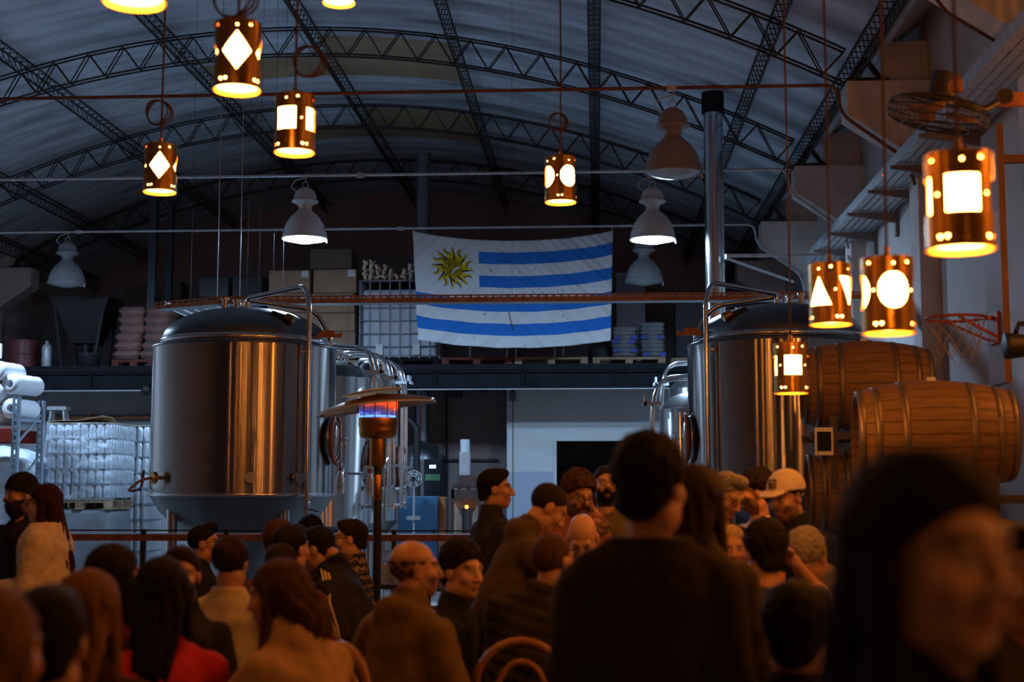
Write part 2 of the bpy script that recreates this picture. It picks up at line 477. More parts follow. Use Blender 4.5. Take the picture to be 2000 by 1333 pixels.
# ================================================================ LAMPS
E_bell = emitter('high_bay_glow', COOL, BELL_POWER)
M_glassd = mat('dusty_lamp_glass', (0.45, 0.52, 0.55), 0.25, var=0.05)
bell_prof = [(.31, 0), (.318, .012), (.306, .03), (.292, .10), (.252, .22), (.19, .31), (.12, .375), (.092, .40), (.085, .45), (.12, .487),
             (.182, .515), (.182, .535), (.157, .54), (.152, .6), (.12, .67), (.06, .712), (.001, .722)]
inner = [(.30, .0), (.295, .03), (.28, .10), (.24, .21), (.18, .295), (.1, .34), (.001, .35)]
def bell_lamp(px, py, k, lit, label, tint=None):
    y = YK[k] - .25
    p = at(px, py, y)                      # centre of the rim
    zc = CZ + 4.29
    root = empty('bell_lamp', p); tag(root, label, 'lamp', 'industrial bell lamps')
    sh = MB().lathe(bell_prof, seg=40).build('shade', tint or M_white_en, root)
    MB().lathe(inner, seg=40).build('reflector', M_white_en, root)
    MB().lathe([(.001, -.055), (.1, -.045), (.2, -.02), (.292, .016)], seg=40).build('lens', E_bell if lit else M_glassd, root)
    MB().tube([(.30, 0, .01), (.305, 0, -.05), (.30, 0.01, -.02)], .012, 6).build('latch', M_white_en, sh)
    MB().tube(arc((0, 0, .76), .04, -1.2, 4.2, 10, (1, 0, 0), (0, 0, 1)), .006, 6).build('hook', M_galv, sh)
    top = zc - p.z
    MB().tube([(0, 0, .79), (.01, 0, top)], .006, 6).build('hanger', M_galv, root)
    MB().tube([(-.12, 0, .66), (-.2, 0, .74), (-.14, 0, .82), (.0, 0, .86), (.03, 0, top - .02)], .008, 6).build('feed_cable', M_white_en, root)
    return root
M_en_dim = mat('dim_enamel', (0.30, 0.32, 0.34), 0.45, var=0.1, scale=8)  # white enamel darkened: the dimness of the unlit far bells is in the colour
M_en_warm = mat('warm_dim_enamel', (0.27, 0.22, 0.19), 0.45, var=0.06, scale=8)  # white enamel darkened and browned: dim warm light put into its colour
bell_lamp(595, 468, 2, True, 'lit white bell lamp above the left tank and boxes')
bell_lamp(1275, 469, 2, True, 'lit white bell lamp to the right of the flag')
bell_lamp(1315, 340, 1, False, 'unlit bell lamp nearest the camera, hanging from the front conduit', M_en_warm)
bell_lamp(130, 556, 3, False, 'unlit pale bell lamp at the far left over the mezzanine', M_en_dim)
bell_lamp(1258, 552, 3, False, 'unlit dim bell lamp behind the lit one right of the flag', M_en_dim)
bell_lamp(-83, 468, 2, True, 'lit bell lamp over the wrapped pallets just beyond the left edge')

M_brass = mat('aged_brass', (0.46, 0.25, 0.06), 0.28, 1.0, var=0.18, scale=7, rvar=0.08)
E_side = emitter('pendant_glow', (WARM[0], WARM[1] * 1.15, WARM[2] * 1.6), PEND_SIDE)
E_down = emitter('pendant_bulb_glow', WARM, PEND_DOWN)
RP, HP = .1, .29
def cut(kind, s, v, up):
    if kind == 'diamond': return abs(s) / .062 + abs(v - .150) / .082 < 1
    if kind == 'square': return abs(s) < .050 and abs(v - .158) < .056
    if kind == 'circle': return (s / .058) ** 2 + ((v - .158) / .068) ** 2 < 1
    t = (v - .085) / .135
    if t < 0 or t > 1: return False
    return abs(s) < .058 * ((1 - t) if up else t)
pend_me = {}
def pendant_mesh(kind):
    if kind in pend_me: return pend_me[kind]
    NU, NV = 176, 84
    V = []; Q = []
    for j in range(NV + 1):
        for i in range(NU):
            t = 2 * math.pi * i / NU
            V.append((RP * math.cos(t), RP * math.sin(t), HP * j / NV))
    per = 2 * math.pi * RP / 4
    for j in range(NV):
        v = HP * (j + .5) / NV
        for i in range(NU):
            u = 2 * math.pi * RP * (i + .5) / NU
            q = int(u / per + .5); s = u - q * per
            hole = cut(kind, s, v, q % 2 == 0)
            h = u / per; hs = (h % 1 - .5) * per            # small holes between the big ones
            for (a, b, r) in ((hs if kind != 'diamond' else 9, .158, .0036), (s, .258, .0036), (hs - .03, .030, .0052), (hs - .006, .030, .0052), (hs + .02, .268, .0062)):
                if a * a + (b - v) ** 2 < r * r: hole = True
            if not hole:
                k = j * NU + i; l = j * NU + (i + 1) % NU
                Q.append((k, l, l + NU, k + NU))
    me = mesh_from_arrays('brass_shell', V, Q); me.materials.append(M_brass)
    pend_me[kind] = me
    return me
liner_me = MB().lathe([(.088, .018), (.089, .15), (.086, .272), (.001, .274)], seg=40).mesh('glow_liner'); liner_me.materials.append(E_side)
down_me = MB().lathe([(.001, .02), (.05, .016), (.0885, .02)], seg=40).mesh('bulb_glow'); down_me.materials.append(E_down)
rim_me = MB().lathe([(.0995, .0), (.103, -.002), (.103, .006), (.0995, .007)], seg=48).mesh('rim'); rim_me.materials.append(M_brass)
cap_me = MB().lathe([(.0995, .288), (.09, .293), (.012, .294), (.012, .33), (.006, .345), (.001, .346)], seg=40).mesh('cap'); cap_me.materials.append(M_brass)
def pendant(px, py, Y, kind, rot, label, coil=None, p=None, group='brass cut-out pendant lamps'):
    """px, py: centre of the open bottom"""
    p = p or at(px, py, Y)
    root = empty('brass_pendant', p, 0); tag(root, label, 'pendant lamp', group)
    o = link('brass_shell', pendant_mesh(kind), None, root); o.rotation_euler = (0, 0, -math.pi / 2 + math.radians(rot))
    link('glow_liner', liner_me, None, root); link('bulb_glow', down_me, None, root)
    link('rim', rim_me, None, root); link('cap', cap_me, None, root)
    top = zt(p.x) + .1 - p.z
    MB().tube([(0, 0, .34), (.004, 0, 1.0), (-.003, .002, top * .7), (0, 0, top)], .0065, 6).build('cord', M_cord, root)
    if coil:
        dx, dz, r = coil
        m = MB()
        for q in range(3):
            m.tube([(dx + (r + .006 * q) * math.cos(t) + .004 * q, .012 * q + .02 * math.sin(2 * t + q), dz + (r * 1.12) * math.sin(t)) for t in [2 * math.pi * i / 24 for i in range(24)]], .0055, 6, closed=True)
        m.build('cord_coil', M_cord, root)
    return root
pendant(312, 376, 8.4, 'diamond', 14, 'small brass pendant with diamond cut-outs at the upper left', (-.03, .50, .068))
pendant(463, 177, 5.85, 'diamond', 12, 'large brass pendant with diamond cut-outs high on the left', (-.03, .42, .085))
pendant(575, 299, 6.9, 'square', -14, 'brass pendant with square cut-outs above the left bell lamp', (.06, .47, .07))
pendant(1095, 396, 8.96, 'circle', 34, 'brass pendant with round cut-outs above the flag', (-.02, .53, .05))
pendant(1623, 635, 6.8, 'triangle', -40, 'brass pendant with triangle cut-outs over the right tank')
pendant(1736, 652, 5.5, 'circle', 2, 'brass pendant with large round cut-outs right of the triangle one')
pendant(1877, 489, 4.3, 'square', -8, 'largest brass pendant with square cut-outs at the right')
pendant(1546, 769, 8.3, 'square', 0, 'low small brass pendant with square cut-outs before the right tank')
pendant(262, 4, 4.4, 'circle', 10, 'brass pendant whose bright bottom just shows at the top left')
pendant(662, 6, 8.3, 'diamond', 10, 'brass pendant whose bright bottom just shows at the top centre')
# the same pendants go on over the tables behind and beside the camera
for i, (x, y, z, kd) in enumerate([(-2.4, 1.8, 3.2, 'circle'), (1.5, .9, 2.4, 'triangle'), (-2.6, -2.4, 3.2, 'diamond'), (2.2, 7.6, 4.95, 'square'), (2.5, 4.9, 3.9, 'circle'), (-4.3, 3.4, 3.2, 'circle')]):
    pendant(0, 0, 0, kd, 20 * i, 'brass pendant over the front tables outside the picture, %s of six' % ['first', 'second', 'third', 'fourth', 'fifth', 'last'][i],
            p=Vector((x, y, z)), group='brass pendants outside the picture')

# warm lanterns on the right wall beside the camera
M_lantern = mat('lantern_iron', (.02, .02, .02), .5, var=0)
for (y, z, nm) in ((8.2, 3.5, 'farther'), (4.2, 3.3, 'nearer')):
    p = Vector((XR - .16, y, z))
    root = empty('wall_lantern', p); tag(root, 'warm wall lantern on the right wall outside the picture, the %s one' % nm, 'wall lamp', 'warm wall lanterns')
    MB().ball((0, 0, 0), .085, 20, 12).build('globe', emitter('lantern_glow', WARM, 190.0), root)
    MB().tube(bend([(0, 0, .085), (0, 0, .15), (.16, 0, .15)], .05), .012, 8).build('bracket', M_lantern, root)
    MB().lathe([(.03, .07), (.05, .085), (.02, .11)], seg=20).build('cap', M_lantern, root)

# ================================================================ TANKS
M_gasket = mat('orange_brown_rubber', (0.35, 0.10, 0.04), 0.6, var=0.1)
M_bracket = mat('orange_bracket_paint', (0.50, 0.17, 0.03), 0.5, var=0.1)
TY, TR = 15.0, .97
ZT0 = at(478, 967, TY - TR).z            # bottom of the cylinder
ZT1 = at(478, 662, TY - TR).z            # top of the cylinder
ZT2 = at(478, 603, TY).z                 # crown of the dome
def clampring(m, p, d, r, h=.02):
    p = Vector(p); d = Vector(d).normalized()
    m.cyl(p - d * h / 2, p + d * h / 2, r, seg=16)
def valve(root, p, org, name='valve'):
    """small butterfly valve with a lever, hanging on a vertical pipe"""
    m = MB(); p = Vector(p)
    m.cyl(p + Vector((0, 0, .1)), p - Vector((0, 0, .18)), .026, seg=12)
    for dz in (.09, .02, -.06, -.14):
        clampring(m, p + Vector((0, 0, dz)), (0, 0, 1), .045, .022)
    m.bar(p + Vector((.0, -.05, -.02)), p + Vector((.14, -.05, -.05)), .022, .014)
    m.ball(p + Vector((.02, -.045, .03)), .025)
    return m.build(name, M_inoxs, root, org=org)
def big_tank(xc, label, flip):
    org = (xc, TY, 0)
    root = empty('fermentation_tank', org); tag(root, label, 'tank')
    prof = [(TR, ZT0), (TR, ZT1 - .02)]
    m = MB().lathe(prof, (xc, TY, 0), 96)
    m.build('cylinder_shell', M_inox, root, org=org)
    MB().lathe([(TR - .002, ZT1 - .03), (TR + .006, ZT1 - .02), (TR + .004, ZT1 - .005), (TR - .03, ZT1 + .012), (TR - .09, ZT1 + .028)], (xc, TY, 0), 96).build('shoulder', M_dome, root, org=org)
    MB().lathe([(TR - .085, ZT1 + .02), (TR - .075, ZT1 + .03), (TR - .075, ZT1 + .075), (TR - .10, ZT1 + .085)], (xc, TY, 0), 96).build('top_ring', M_inoxs, root, org=org)
    dp = []
    for i in range(15):
        t = i / 14
        dp.append(((TR - .1) * math.cos(t * math.pi / 2) + .001, ZT1 + .08 + (ZT2 - ZT1 - .08) * math.sin(t * math.pi / 2)))
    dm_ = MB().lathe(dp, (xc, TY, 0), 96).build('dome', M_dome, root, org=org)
    MB().lathe([(TR + .002, ZT0 + .015), (TR + .008, ZT0), (TR + .002, ZT0 - .015)], (xc, TY, 0), 96).build('bottom_seam', M_inoxs, root, org=org)
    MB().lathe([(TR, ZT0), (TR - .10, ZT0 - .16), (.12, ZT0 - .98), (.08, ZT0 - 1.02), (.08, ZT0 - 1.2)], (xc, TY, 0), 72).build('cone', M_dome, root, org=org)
    for a in (45, 135, 225, 315):
        c, s = math.cos(math.radians(a)), math.sin(math.radians(a))
        lg = MB().cyl((xc + .82 * c, TY + .82 * s, .03), (xc + .82 * c, TY + .82 * s, ZT0 - .02), .055, seg=20)
        lg.cyl((xc + .82 * c, TY + .82 * s, 0), (xc + .82 * c, TY + .82 * s, .03), .1, seg=20)
        lg.build('leg', M_inoxs, root, org=org)
    # cleaning pipe over the dome and down the front
    f = flip
    a = math.radians(-90 + 38 * f)
    fx, fy = xc + (TR + .09) * math.sin(math.radians(51)) * f, TY - (TR + .09) * math.cos(math.radians(51))
    pts = bend([(xc + .04 * f, TY - .1, ZT2 - .02), (xc + .04 * f, TY - .1, ZT2 + .1), (fx - .06 * f, fy + .1, ZT2 + .16), (fx, fy, ZT2 - .05), (fx, fy, ZT0 - .1)], .16, 8)
    MB().tube(pts, .026, 12).build('cleaning_pipe', M_inoxs, root, org=org)
    pts = bend([(xc - .06 * f, TY + .1, ZT2 - .02), (xc - .06 * f, TY + .1, ZT2 + .11), (xc + .7 * f, TY + .3, ZT2 + .02), (xc + .86 * f, TY + .3, ZT2 - .3), (xc + .86 * f, TY + .3, ZT1 + .05)], .2, 8)
    MB().tube(pts, .028, 12).build('vent_pipe', M_inoxs, root, org=org)
    valve(root, (fx, fy, ZT0 - .12), org)
    m = MB(); clampring(m, (fx, fy, ZT1 - .1), (0, 0, 1), .036); m.bar((fx, fy, ZT1 - .1), (fx - .1 * f, fy + .1, ZT1 - .1), .02, .02)
    m.build('pipe_clip', M_inoxs, root, org=org)
    # nozzles on the dome
    for dx, dy, h in ((-.22, -.05, .14), (-.10, -.02, .12), (.42, .0, .08)):
        zb = ZT2 - .04 if abs(dx) < .3 else ZT2 - .12
        m = MB().cyl((xc + dx * f, TY + dy, zb - .05), (xc + dx * f, TY + dy, zb + h), .028, seg=14)
        clampring(m, (xc + dx * f, TY + dy, zb + .05), (0, 0, 1), .048, .025); clampring(m, (xc + dx * f, TY + dy, zb + h), (0, 0, 1), .044)
        m.build('dome_nozzle', M_inoxs, dm_, org=org)
    m = MB().cyl((xc + .40 * f, TY - .5, ZT2 - .12), (xc + .62 * f, TY - .55, ZT2 - .20), .035, seg=14)
    m.build('relief_valve', M_black, root, org=org)
    m = MB().cyl((xc + .56 * f, TY - .54, ZT2 - .16), (xc + .64 * f, TY - .56, ZT2 - .2), .045, seg=14)
    m.build('relief_cap', M_brass, root, org=org)
    # sample ports low on the shell
    for ang in (18, 46):
        c, s = math.sin(math.radians(ang)) * f, -math.cos(math.radians(ang))
        p0 = Vector((xc + TR * c, TY + TR * s, ZT0 + .17)); d = Vector((c, s, 0))
        m = MB().cyl(p0 - d * .02, p0 + d * .09, .03, seg=14); clampring(m, p0 + d * .05, d, .05, .03); clampring(m, p0 + d * .1, d, .055, .02)
        m.build('sample_port', M_inoxs, root, org=org)
    # notched orange bracket at the rim
    zz = at(660, 662, TY).z
    pl_ = [(0, 0), (.28, 0), (.28, .05), (.255, .05), (.25, .03), (.2, .03), (.2, .07), (.1, .08), (.05, .06)]
    m = MB().prism([((x) * f, y) for x, y in pl_], .03, Matrix(((1, 0, 0), (0, 0, -1), (0, 1, 0))), (xc + .82 * f, TY - .3, zz - .02))
    m.build('hose_bracket', M_bracket, root, org=org)
    # manway on the side
    c, s = math.sin(math.radians(84)) * f, -math.cos(math.radians(84))
    d = Vector((c, s, 0)); u = Vector((0, 0, 1)); v = d.cross(u)
    p0 = Vector((xc + TR * c, TY + TR * s, at(668, 860, TY).z))
    ring = [p0 + d * .05 + u * (.25 * math.sin(t)) + v * (.19 * math.cos(t)) for t in [2 * math.pi * i / 36 for i in range(36)]]
    mw = MB().tube(ring, .022, 8, closed=True).build('manway_gasket', M_gasket, root, org=org)
    m = MB(); m.lathe([(.001, .09), (.12, .085), (.2, .05), (.215, .0)], p0, 32, Matrix((v * .85, u * 1.12, d)).transposed())
    md_ = m.build('manway_door', M_inox, root, org=org)
    m = MB(); h = p0 + d * .14
    m.cyl(p0 + d * .02, h + d * .03, .016, seg=10)
    for q in range(3):
        a = q * 2.094 + .4
        m.cyl(h, h + u * (.1 * math.sin(a)) + v * (.1 * math.cos(a)) + d * .03, .010, seg=8)
    m.bar(p0 + d * .1 - u * .28, p0 + d * .1 + u * .28, .03, .015)
    m.build('manway_handle', M_inoxs, md_, org=org)
    return root
XLT = at(477, 800, TY).x; XRT = 1.93
tl = big_tank(XLT, 'large stainless fermentation tank on the left with orange lamp reflections', 1)
# thermometer with hose on the left tank
m = MB(); c, s = math.sin(math.radians(-43)), -math.cos(math.radians(-43))
p0 = Vector((XLT + TR * c, TY + TR * s, ZT0 + .17)); d = Vector((c, s, 0))
m.cyl(p0, p0 + d * .1, .02, seg=12); m.cyl(p0 + d * .07, p0 + d * .11, .062, seg=20)
m.build('thermometer', M_brass, tl, org=(XLT, TY, 0))
hz = p0 + d * .1
MB().tube(bend([hz, hz + Vector((-.12, 0, -.02)), hz + Vector((-.3, .1, -.14)), (XLT - TR - .03, TY - .3, ZT0 + .05), (XLT - TR - .04, TY - .2, ZT0 + .25)], .12), .014, 8).build('sensor_hose', M_gasket, tl, org=(XLT, TY, 0))
big_tank(XRT, 'large stainless fermentation tank on the right behind the low pendant', -1)

def small_tank(x_edge, y, top_py, r, label, side, pipes=True):
    """slimmer tanks in the rows behind; x_edge: x of the side facing the aisle"""
    xc = x_edge - side * r
    z1 = at(700, top_py, y).z; z0 = CZ - .42
    org = (xc, y, 0)
    root = empty('bright_tank', org); tag(root, label, 'tank', 'slim tanks behind the large ones')
    MB().lathe([(r, z0), (r, z1 - .02)], (xc, y, 0), 56).build('cylinder_shell', M_inox2, root, org=org)
    MB().lathe([(r, z1 - .02), (r - .02, z1), (r * .8, z1 + .12), (r * .4, z1 + .2), (.001, z1 + .23)], (xc, y, 0), 56).build('dome', M_dome, root, org=org)
    MB().lathe([(r, z0), (r - .03, z0 - .05), (.08, z0 - .6), (.08, z0 - .8)], (xc, y, 0), 48).build('cone', M_dome, root, org=org)
    for a in (45, 135, 225, 315):
        cx, cy = xc + r * .82 * math.cos(math.radians(a)), y + r * .82 * math.sin(math.radians(a))
        MB().cyl((cx, cy, 0), (cx, cy, z0), .04, seg=14).build('leg', M_inoxs, root, org=org)
    for q in range(2):
        yy = y - .25 + .4 * q
        pts = bend([(xc + side * .05, yy, z1 + .1), (xc + side * (.05), yy, z1 + .38), (x_edge + side * .02, yy - .05, z1 + .34), (x_edge + side * .10, yy - .08, z1 - .05), (x_edge + side * .10, yy - .08, z0 + .2)], .26, 8)
        MB().tube(pts, .026, 10).build('vent_pipe', M_inoxs, root, org=org)
    m = MB().b2((min(x_edge, x_edge + side * .22), y - .35, z1 + .02), (max(x_edge, x_edge + side * .22), y - .1, z1 + .06))
    m.b2((x_edge + side * .18 - .015, y - .35, z1 + .02), (x_edge + side * .18 + .015, y - .1, z1 + .14)).build('hose_bracket', M_galv, root, org=org)
    zc = CZ + .32
    d = Vector((side, 0, 0)); v = Vector((0, 1, 0)); u = Vector((0, 0, 1)); p0 = Vector((x_edge - side * .02, y, zc))
    ring = [p0 + d * .05 + u * (.27 * math.sin(t)) + v * (.2 * math.cos(t)) for t in [2 * math.pi * i / 28 for i in range(28)]]
    MB().tube(ring, .024, 8, closed=True).build('manway_gasket', M_gasket, root, org=org)
    MB().lathe([(.001, .1), (.12, .09), (.19, .05), (.21, 0)], p0, 28, Matrix((v * .9, u * 1.2, d)).transposed()).build('manway_door', M_inox2, root, org=org); md_ = root.children[-1]
    m = MB(); m.cyl(p0, p0 + d * .22, .016, seg=8)
    for q in range(4):
        a = q * 1.57 + .6
        m.cyl(p0 + d * .2, p0 + d * .23 + u * (.12 * math.sin(a)) + v * (.12 * math.cos(a)), .011, seg=8)
    m.bar(p0 + d * .1 - u * .3, p0 + d * .1 + u * .3, .03, .015)
    m.build('manway_handle', M_inoxs, md_, org=org)
    for dz in (-.2, -.42):
        m = MB(); pp = Vector((x_edge - side * .02, y - .2, zc + dz - .1))
        m.cyl(pp, pp + d * .16, .028, seg=12); clampring(m, pp + d * .1, d, .05, .03); clampring(m, pp + d * .16, d, .062, .02)
        m.bar(pp + d * .12 + u * .03, pp + d * .13 + u * .14, .018, .018)
        m.build('outlet_valve', M_inoxs, root, org=org)
    return root
small_tank(-2.72, 17.0, 738, .62, 'slim stainless tank directly behind the large left tank', 1)
small_tank(-2.76, 18.5, 748, .62, 'slim stainless tank third in the left row, above the heater', 1)
small_tank(-2.80, 20.0, 757, .62, 'slim stainless tank last in the left row', 1)
small_tank(.76, 17.2, 800, .5, 'slim stainless tank behind the standing man, left of the right tank', -1)
small_tank(1.02, 20.4, 762, .62, 'stainless tank with domed top partly hidden beside the right tank', -1)

# spray bottles hanging on the valve bar
M_bottle = mat('white_spray_plastic', (0.75, 0.78, 0.8), 0.4, var=0.03)
M_redcap = mat('red_plastic', (0.5, 0.03, 0.03), 0.4, var=0)
M_print = mat('blue_grey_print', (0.22, 0.28, 0.36), 0.7, var=.1)
for (px, py, lab) in ((722, 970, 'white spray bottle with printed label hanging beside the heater pole'), (664, 965, 'white spray bottle hanging nearer the large left tank')):
    p = at(px, py, 16.0)
    root = empty('spray_bottle', p); tag(root, lab, 'bottle', 'spray bottles on the left tanks')
    MB().lathe([(.001, 0), (.043, .001), (.047, .012), (.047, .17), (.040, .20), (.022, .25), (.016, .26), (.016, .275)], seg=24).build('body', M_bottle, root)
    MB().lathe([(.019, .262), (.02, .265), (.02, .29), (.017, .295)], seg=16).build('collar', M_redcap, root)
    MB().box((-.01, 0, .325), (.075, .028, .04)).box((-.055, 0, .335), (.03, .018, .02)).box((-.03, 0, .29), (.012, .016, .05)).build('trigger_head', M_bottle, root, bevel=.006)
    m = MB()
    for dz in (.06, .075, .09, .13): m.add([(-.032, -.0478, dz), (.03, -.0478, dz), (.03, -.0478, dz + .006), (-.032, -.0478, dz + .006)], [(0, 1, 2, 3)])
    m.build('printed_lines', M_print, root)
    MB().b2((-.02, -.003, .34), (.02, .003, .35)).tube([(0, 0, .345), (0, .02, .39), (.0, .03, .36)], .004, 6).build('hook', M_inoxs, root)
p = at(690, 926, 16.1)
o = MB().cyl(p + Vector((-.32, 0, 0)), p + Vector((.36, 0, 0)), .014, seg=8)
for q in (-.3, -.1, .12, .34):
    o.cyl(p + Vector((q, -.04, -.05)), p + Vector((q, .04, .06)), .02, seg=8)
o.cyl(p + Vector((.36, 0, 0)), (p.x + .36, p.y, 0), .012, seg=8).cyl(p + Vector((-.32, 0, 0)), (p.x - .32, p.y, 0), .012, seg=8)
o = o.build('valve_rail', M_inoxs, org=p); tag(o, 'stainless valve rail with spray bottles in front of the slim tanks', 'rail')

# ================================================================ CABLE TRAYS
M_traywarm = mat('tray_brown_warm_lit', (0.48, 0.22, 0.11), 0.65, .0, var=.3, scale=10)  # brown front lip, with the orange lamp light put into its colour
ZTR = at(900, 590, 15.9).z
org = (XLT, 15.9, ZTR)
tr = empty('cable_tray', org); tag(tr, 'perforated brown cable tray running across between the two large tanks', 'cable tray')
def traybeam(a, b, w=.2, h=.085):
    """U-shaped tray; its front lip is pierced with slots"""
    a = Vector(a); b = Vector(b); d = (b - a).normalized(); n = Vector((-d.y, d.x, 0)); up = Vector((0, 0, 1))
    L = (b - a).length
    M = Matrix((d, n, up)).transposed()
    MB().box((a + b) / 2 + n * w / 2, (L, w, .006), M=M).build('tray_floor', M_galv, tr, org=org)
    MB().box((a + b) / 2 + n * w + up * h / 2, (L, .004, h), M=M).build('back_lip', M_galv, tr, org=org)
    m = MB(); c = (a + b) / 2
    m.box(c + up * (h * .28), (L, .004, h * .56), M=M)
    m.box(c + up * (h * .90), (L, .004, h * .2), M=M)
    k = int(L / .085)
    for i in range(k + 1):
        m.box(a + d * (L * i / k) + up * (h * .68), (.028, .004, h * .26), M=M)
    m.build('slotted_lip', M_traywarm, tr, org=org)
pA = at(425, 593, 15.9); pA.z = ZTR; pB = Vector((3.2, 15.9, ZTR))
pL = at(303, 600, 16.35); pL.z = ZTR
traybeam(pA, pB); traybeam(pL, pA)
xs = at(375, 600, 16.3).x
for q in range(4):
    MB().b2((xs - .26 + .15 * q, 16.3, ZTR - .002), (xs - .15 + .15 * q, 21.8, ZTR + .012)).build('tray_slat', M_galv, tr, org=org)
for q in (0, .6):
    MB().b2((xs - .3 + q, 16.2, ZTR), (xs - .29 + q, 21.8, ZTR + .08)).build('side_lip', M_galv, tr, org=org)
# suspension wires
for i, (px, pt, yy) in enumerate(((424, 160, 15.95), (468, 150, 16.05), (482, 180, 16.6), (505, 180, 17.2), (533, 200, 18), (552, 210, 18.6), (372, 200, 17.5), (1000, 60, 15.95))):
    p = at(px, 590, yy); p.z = ZTR
    o = MB().cyl(p, (p.x, p.y, zt(p.x) + .1), .005 if i < 2 else .0022, seg=6).build('suspension_wire', M_galv if i < 2 else M_truss, org=p)
    tag(o, 'thin suspension wire of the cable tray, %s of eight from the left tank' % ['first', 'second', 'third', 'fourth', 'fifth', 'sixth', 'seventh', 'last'][i], 'wire', 'tray suspension wires')
# diagonal cable tray along the right wall, on wedge consoles
ZR_ = CZ + 3.30
org = (3.3, 14, ZR_)
t2 = empty('wall_cable_tray', org); tag(t2, 'grey slatted cable tray running along the right wall', 'cable tray')
for i in range(5):
    MB().b2((3.06 + .09 * i, -2, ZR_), (3.13 + .09 * i, 21.0, ZR_ + .012)).build('tray_slat', M_galv, t2, org=org)
for xx in (3.04, 3.51):
    MB().b2((xx, -2, ZR_ - .01), (xx + .012, 21.0, ZR_ + .1)).build('side_lip', M_galv, t2, org=org)
M_cons = mat('console_paint', (.20, .17, .16), .6, .2, var=.2)
for i, y in enumerate((13.1, 14.4, 15.6, 16.9, 18.2, 19.5)):
    m = MB().prism([(3.6, ZR_ - .14), (3.6, ZR_ - .012), (3.0, ZR_ - .012), (3.0, ZR_ - .04)], -.05, Matrix(((1, 0, 0), (0, 0, -1), (0, 1, 0))), (0, y, 0))
    m.b2((3.56, y - .02, ZR_ - .3), (3.6, y + .07, ZR_ - .0))
    o = m.build('wall_console', M_cons, org=(3.6, y, ZR_))
    tag(o, 'wedge console under the wall cable tray, %s from the front' % ['first', 'second', 'third', 'fourth', 'fifth', 'sixth'][i], 'bracket', 'wedge consoles under the tray')
# arm from flue to tray
pa = at(1417, 500, 18.6)
o = MB().bar(pa, (3.1, 19.2, pa.z + .1), .05, .04).bar(pa + Vector((0, 0, -.03)), (2.8, 20.2, pa.z - .12), .03, .03).build('stay_arm', M_galv, org=pa)
tag(o, 'thin galvanised stay arm from the chrome flue to the right wall', 'stay')
# flues
pf = at(1398, 600, 18.8)
o = empty('chrome_flue', (pf.x, pf.y, 2.6)); tag(o, 'shiny chrome flue rising from behind the right tank to the roof', 'flue')
MB().cyl((pf.x, pf.y, 2.6), (pf.x, pf.y, zt(pf.x) - .2), .128, seg=32).build('pipe', M_chrome, o, org=o.location)
MB().cyl((pf.x, pf.y, zt(pf.x) - .22), (pf.x, pf.y, zt(pf.x) + .06), .15, seg=32).build('roof_collar', M_steel_dark, o, org=o.location)
for zz in (4.0, 5.1): MB().cyl((pf.x, pf.y, zz), (pf.x, pf.y, zz + .03), .133, seg=32).build('joint_band', M_inoxs, o, org=o.location)
MB().b2((pf.x - .3, pf.y - .3, 0), (pf.x + .3, pf.y + .3, 2.6)).build('kettle_housing', M_dome, o, org=o.location)
# dark flue of the boiler
pb = at(823, 900, 25.1)
o = empty('boiler_flue', (pb.x, pb.y, 0)); tag(o, 'dark round flue of the boiler rising behind the flag', 'flue')
M_flue = mat('grey_flue', (.22, .24, .27), .35, .8, var=.1)
zf = at(823, 862, 25.1).z; ze = at(823, 900, 25.1).z
MB().cyl((pb.x, pb.y, zf), (pb.x, pb.y, at(823, 300, 25.1).z), .13, seg=28).build('pipe', M_flue, o, org=o.location)
MB().lathe([(.32, ze), (.30, ze + .25), (.2, zf - .1), (.135, zf)], (pb.x, pb.y, 0), 28).build('hood', M_flue, o, org=o.location)
MB().cyl((pb.x, pb.y, 0), (pb.x, pb.y, ze), .32, seg=28).build('boiler_drum', M_flue, o, org=o.location)

# ================================================================ FLAG
FY = YK[3] - .28
c00, c10 = at(806, 450, FY), at(1197, 450, FY)
FW = c10.x - c00.x
b0, b1 = at(815, 663, FY), at(1193, 664, FY)
zmid_t = at(1000, 468, FY).z; zmid_b = at(1000, 678, FY).z
def flag_pt(u, v, off=0.0):
    """u: 0 hoist .. 1 fly, v: 0 top .. 1 bottom"""
    sag = 4 * u * (1 - u)
    zt_ = c00.z * (1 - u) + c10.z * u - (c00.z - zmid_t) * sag ** .8
    zb_ = b0.z * (1 - u) + b1.z * u - (b0.z - zmid_b) * sag
    x = (c00.x * (1 - u) + c10.x * u) * (1 - v) + (b0.x * (1 - u) + b1.x * u) * v
    z = zt_ * (1 - v) + zb_ * v
    d1 = u * 3.1 + v * 1.7; d2 = (1 - u) * 3.1 + v * 1.7
    y = FY + .035 * math.sin(9 * d1) * (1 - u) * (.4 + v) + .03 * math.sin(11 * d2 + 1) * u * (.4 + v) + .02 * math.sin(5 * u + 3 * v) + .008 * math.sin(37 * d1) * (1 - u) + .008 * math.sin(41 * d2) * u
    y += .05 * v
    # small oblique wrinkles fanning from the tied corners
    return Vector((x, y - off, z))
NU, NV = 152, 90
V = [flag_pt(i / NU, j / NV) for j in range(NV + 1) for i in range(NU + 1)]
Q = [(j * (NU + 1) + i, (j + 1) * (NU + 1) + i, (j + 1) * (NU + 1) + i + 1, j * (NU + 1) + i + 1) for j in range(NV) for i in range(NU)]
me = mesh_from_arrays('flag', V, Q)
M_fw = mat('flag_white_cloth', (.66, .69, .72), .85, var=.04, scale=3, bump=.05)
M_fb = mat('flag_blue_cloth', (.012, .16, .58), .85, var=.05, scale=3)
M_stain = mat('flag_stain', (.38, .37, .34), .9, var=.2)
me.materials.append(M_fw); me.materials.append(M_fb)
mi = []
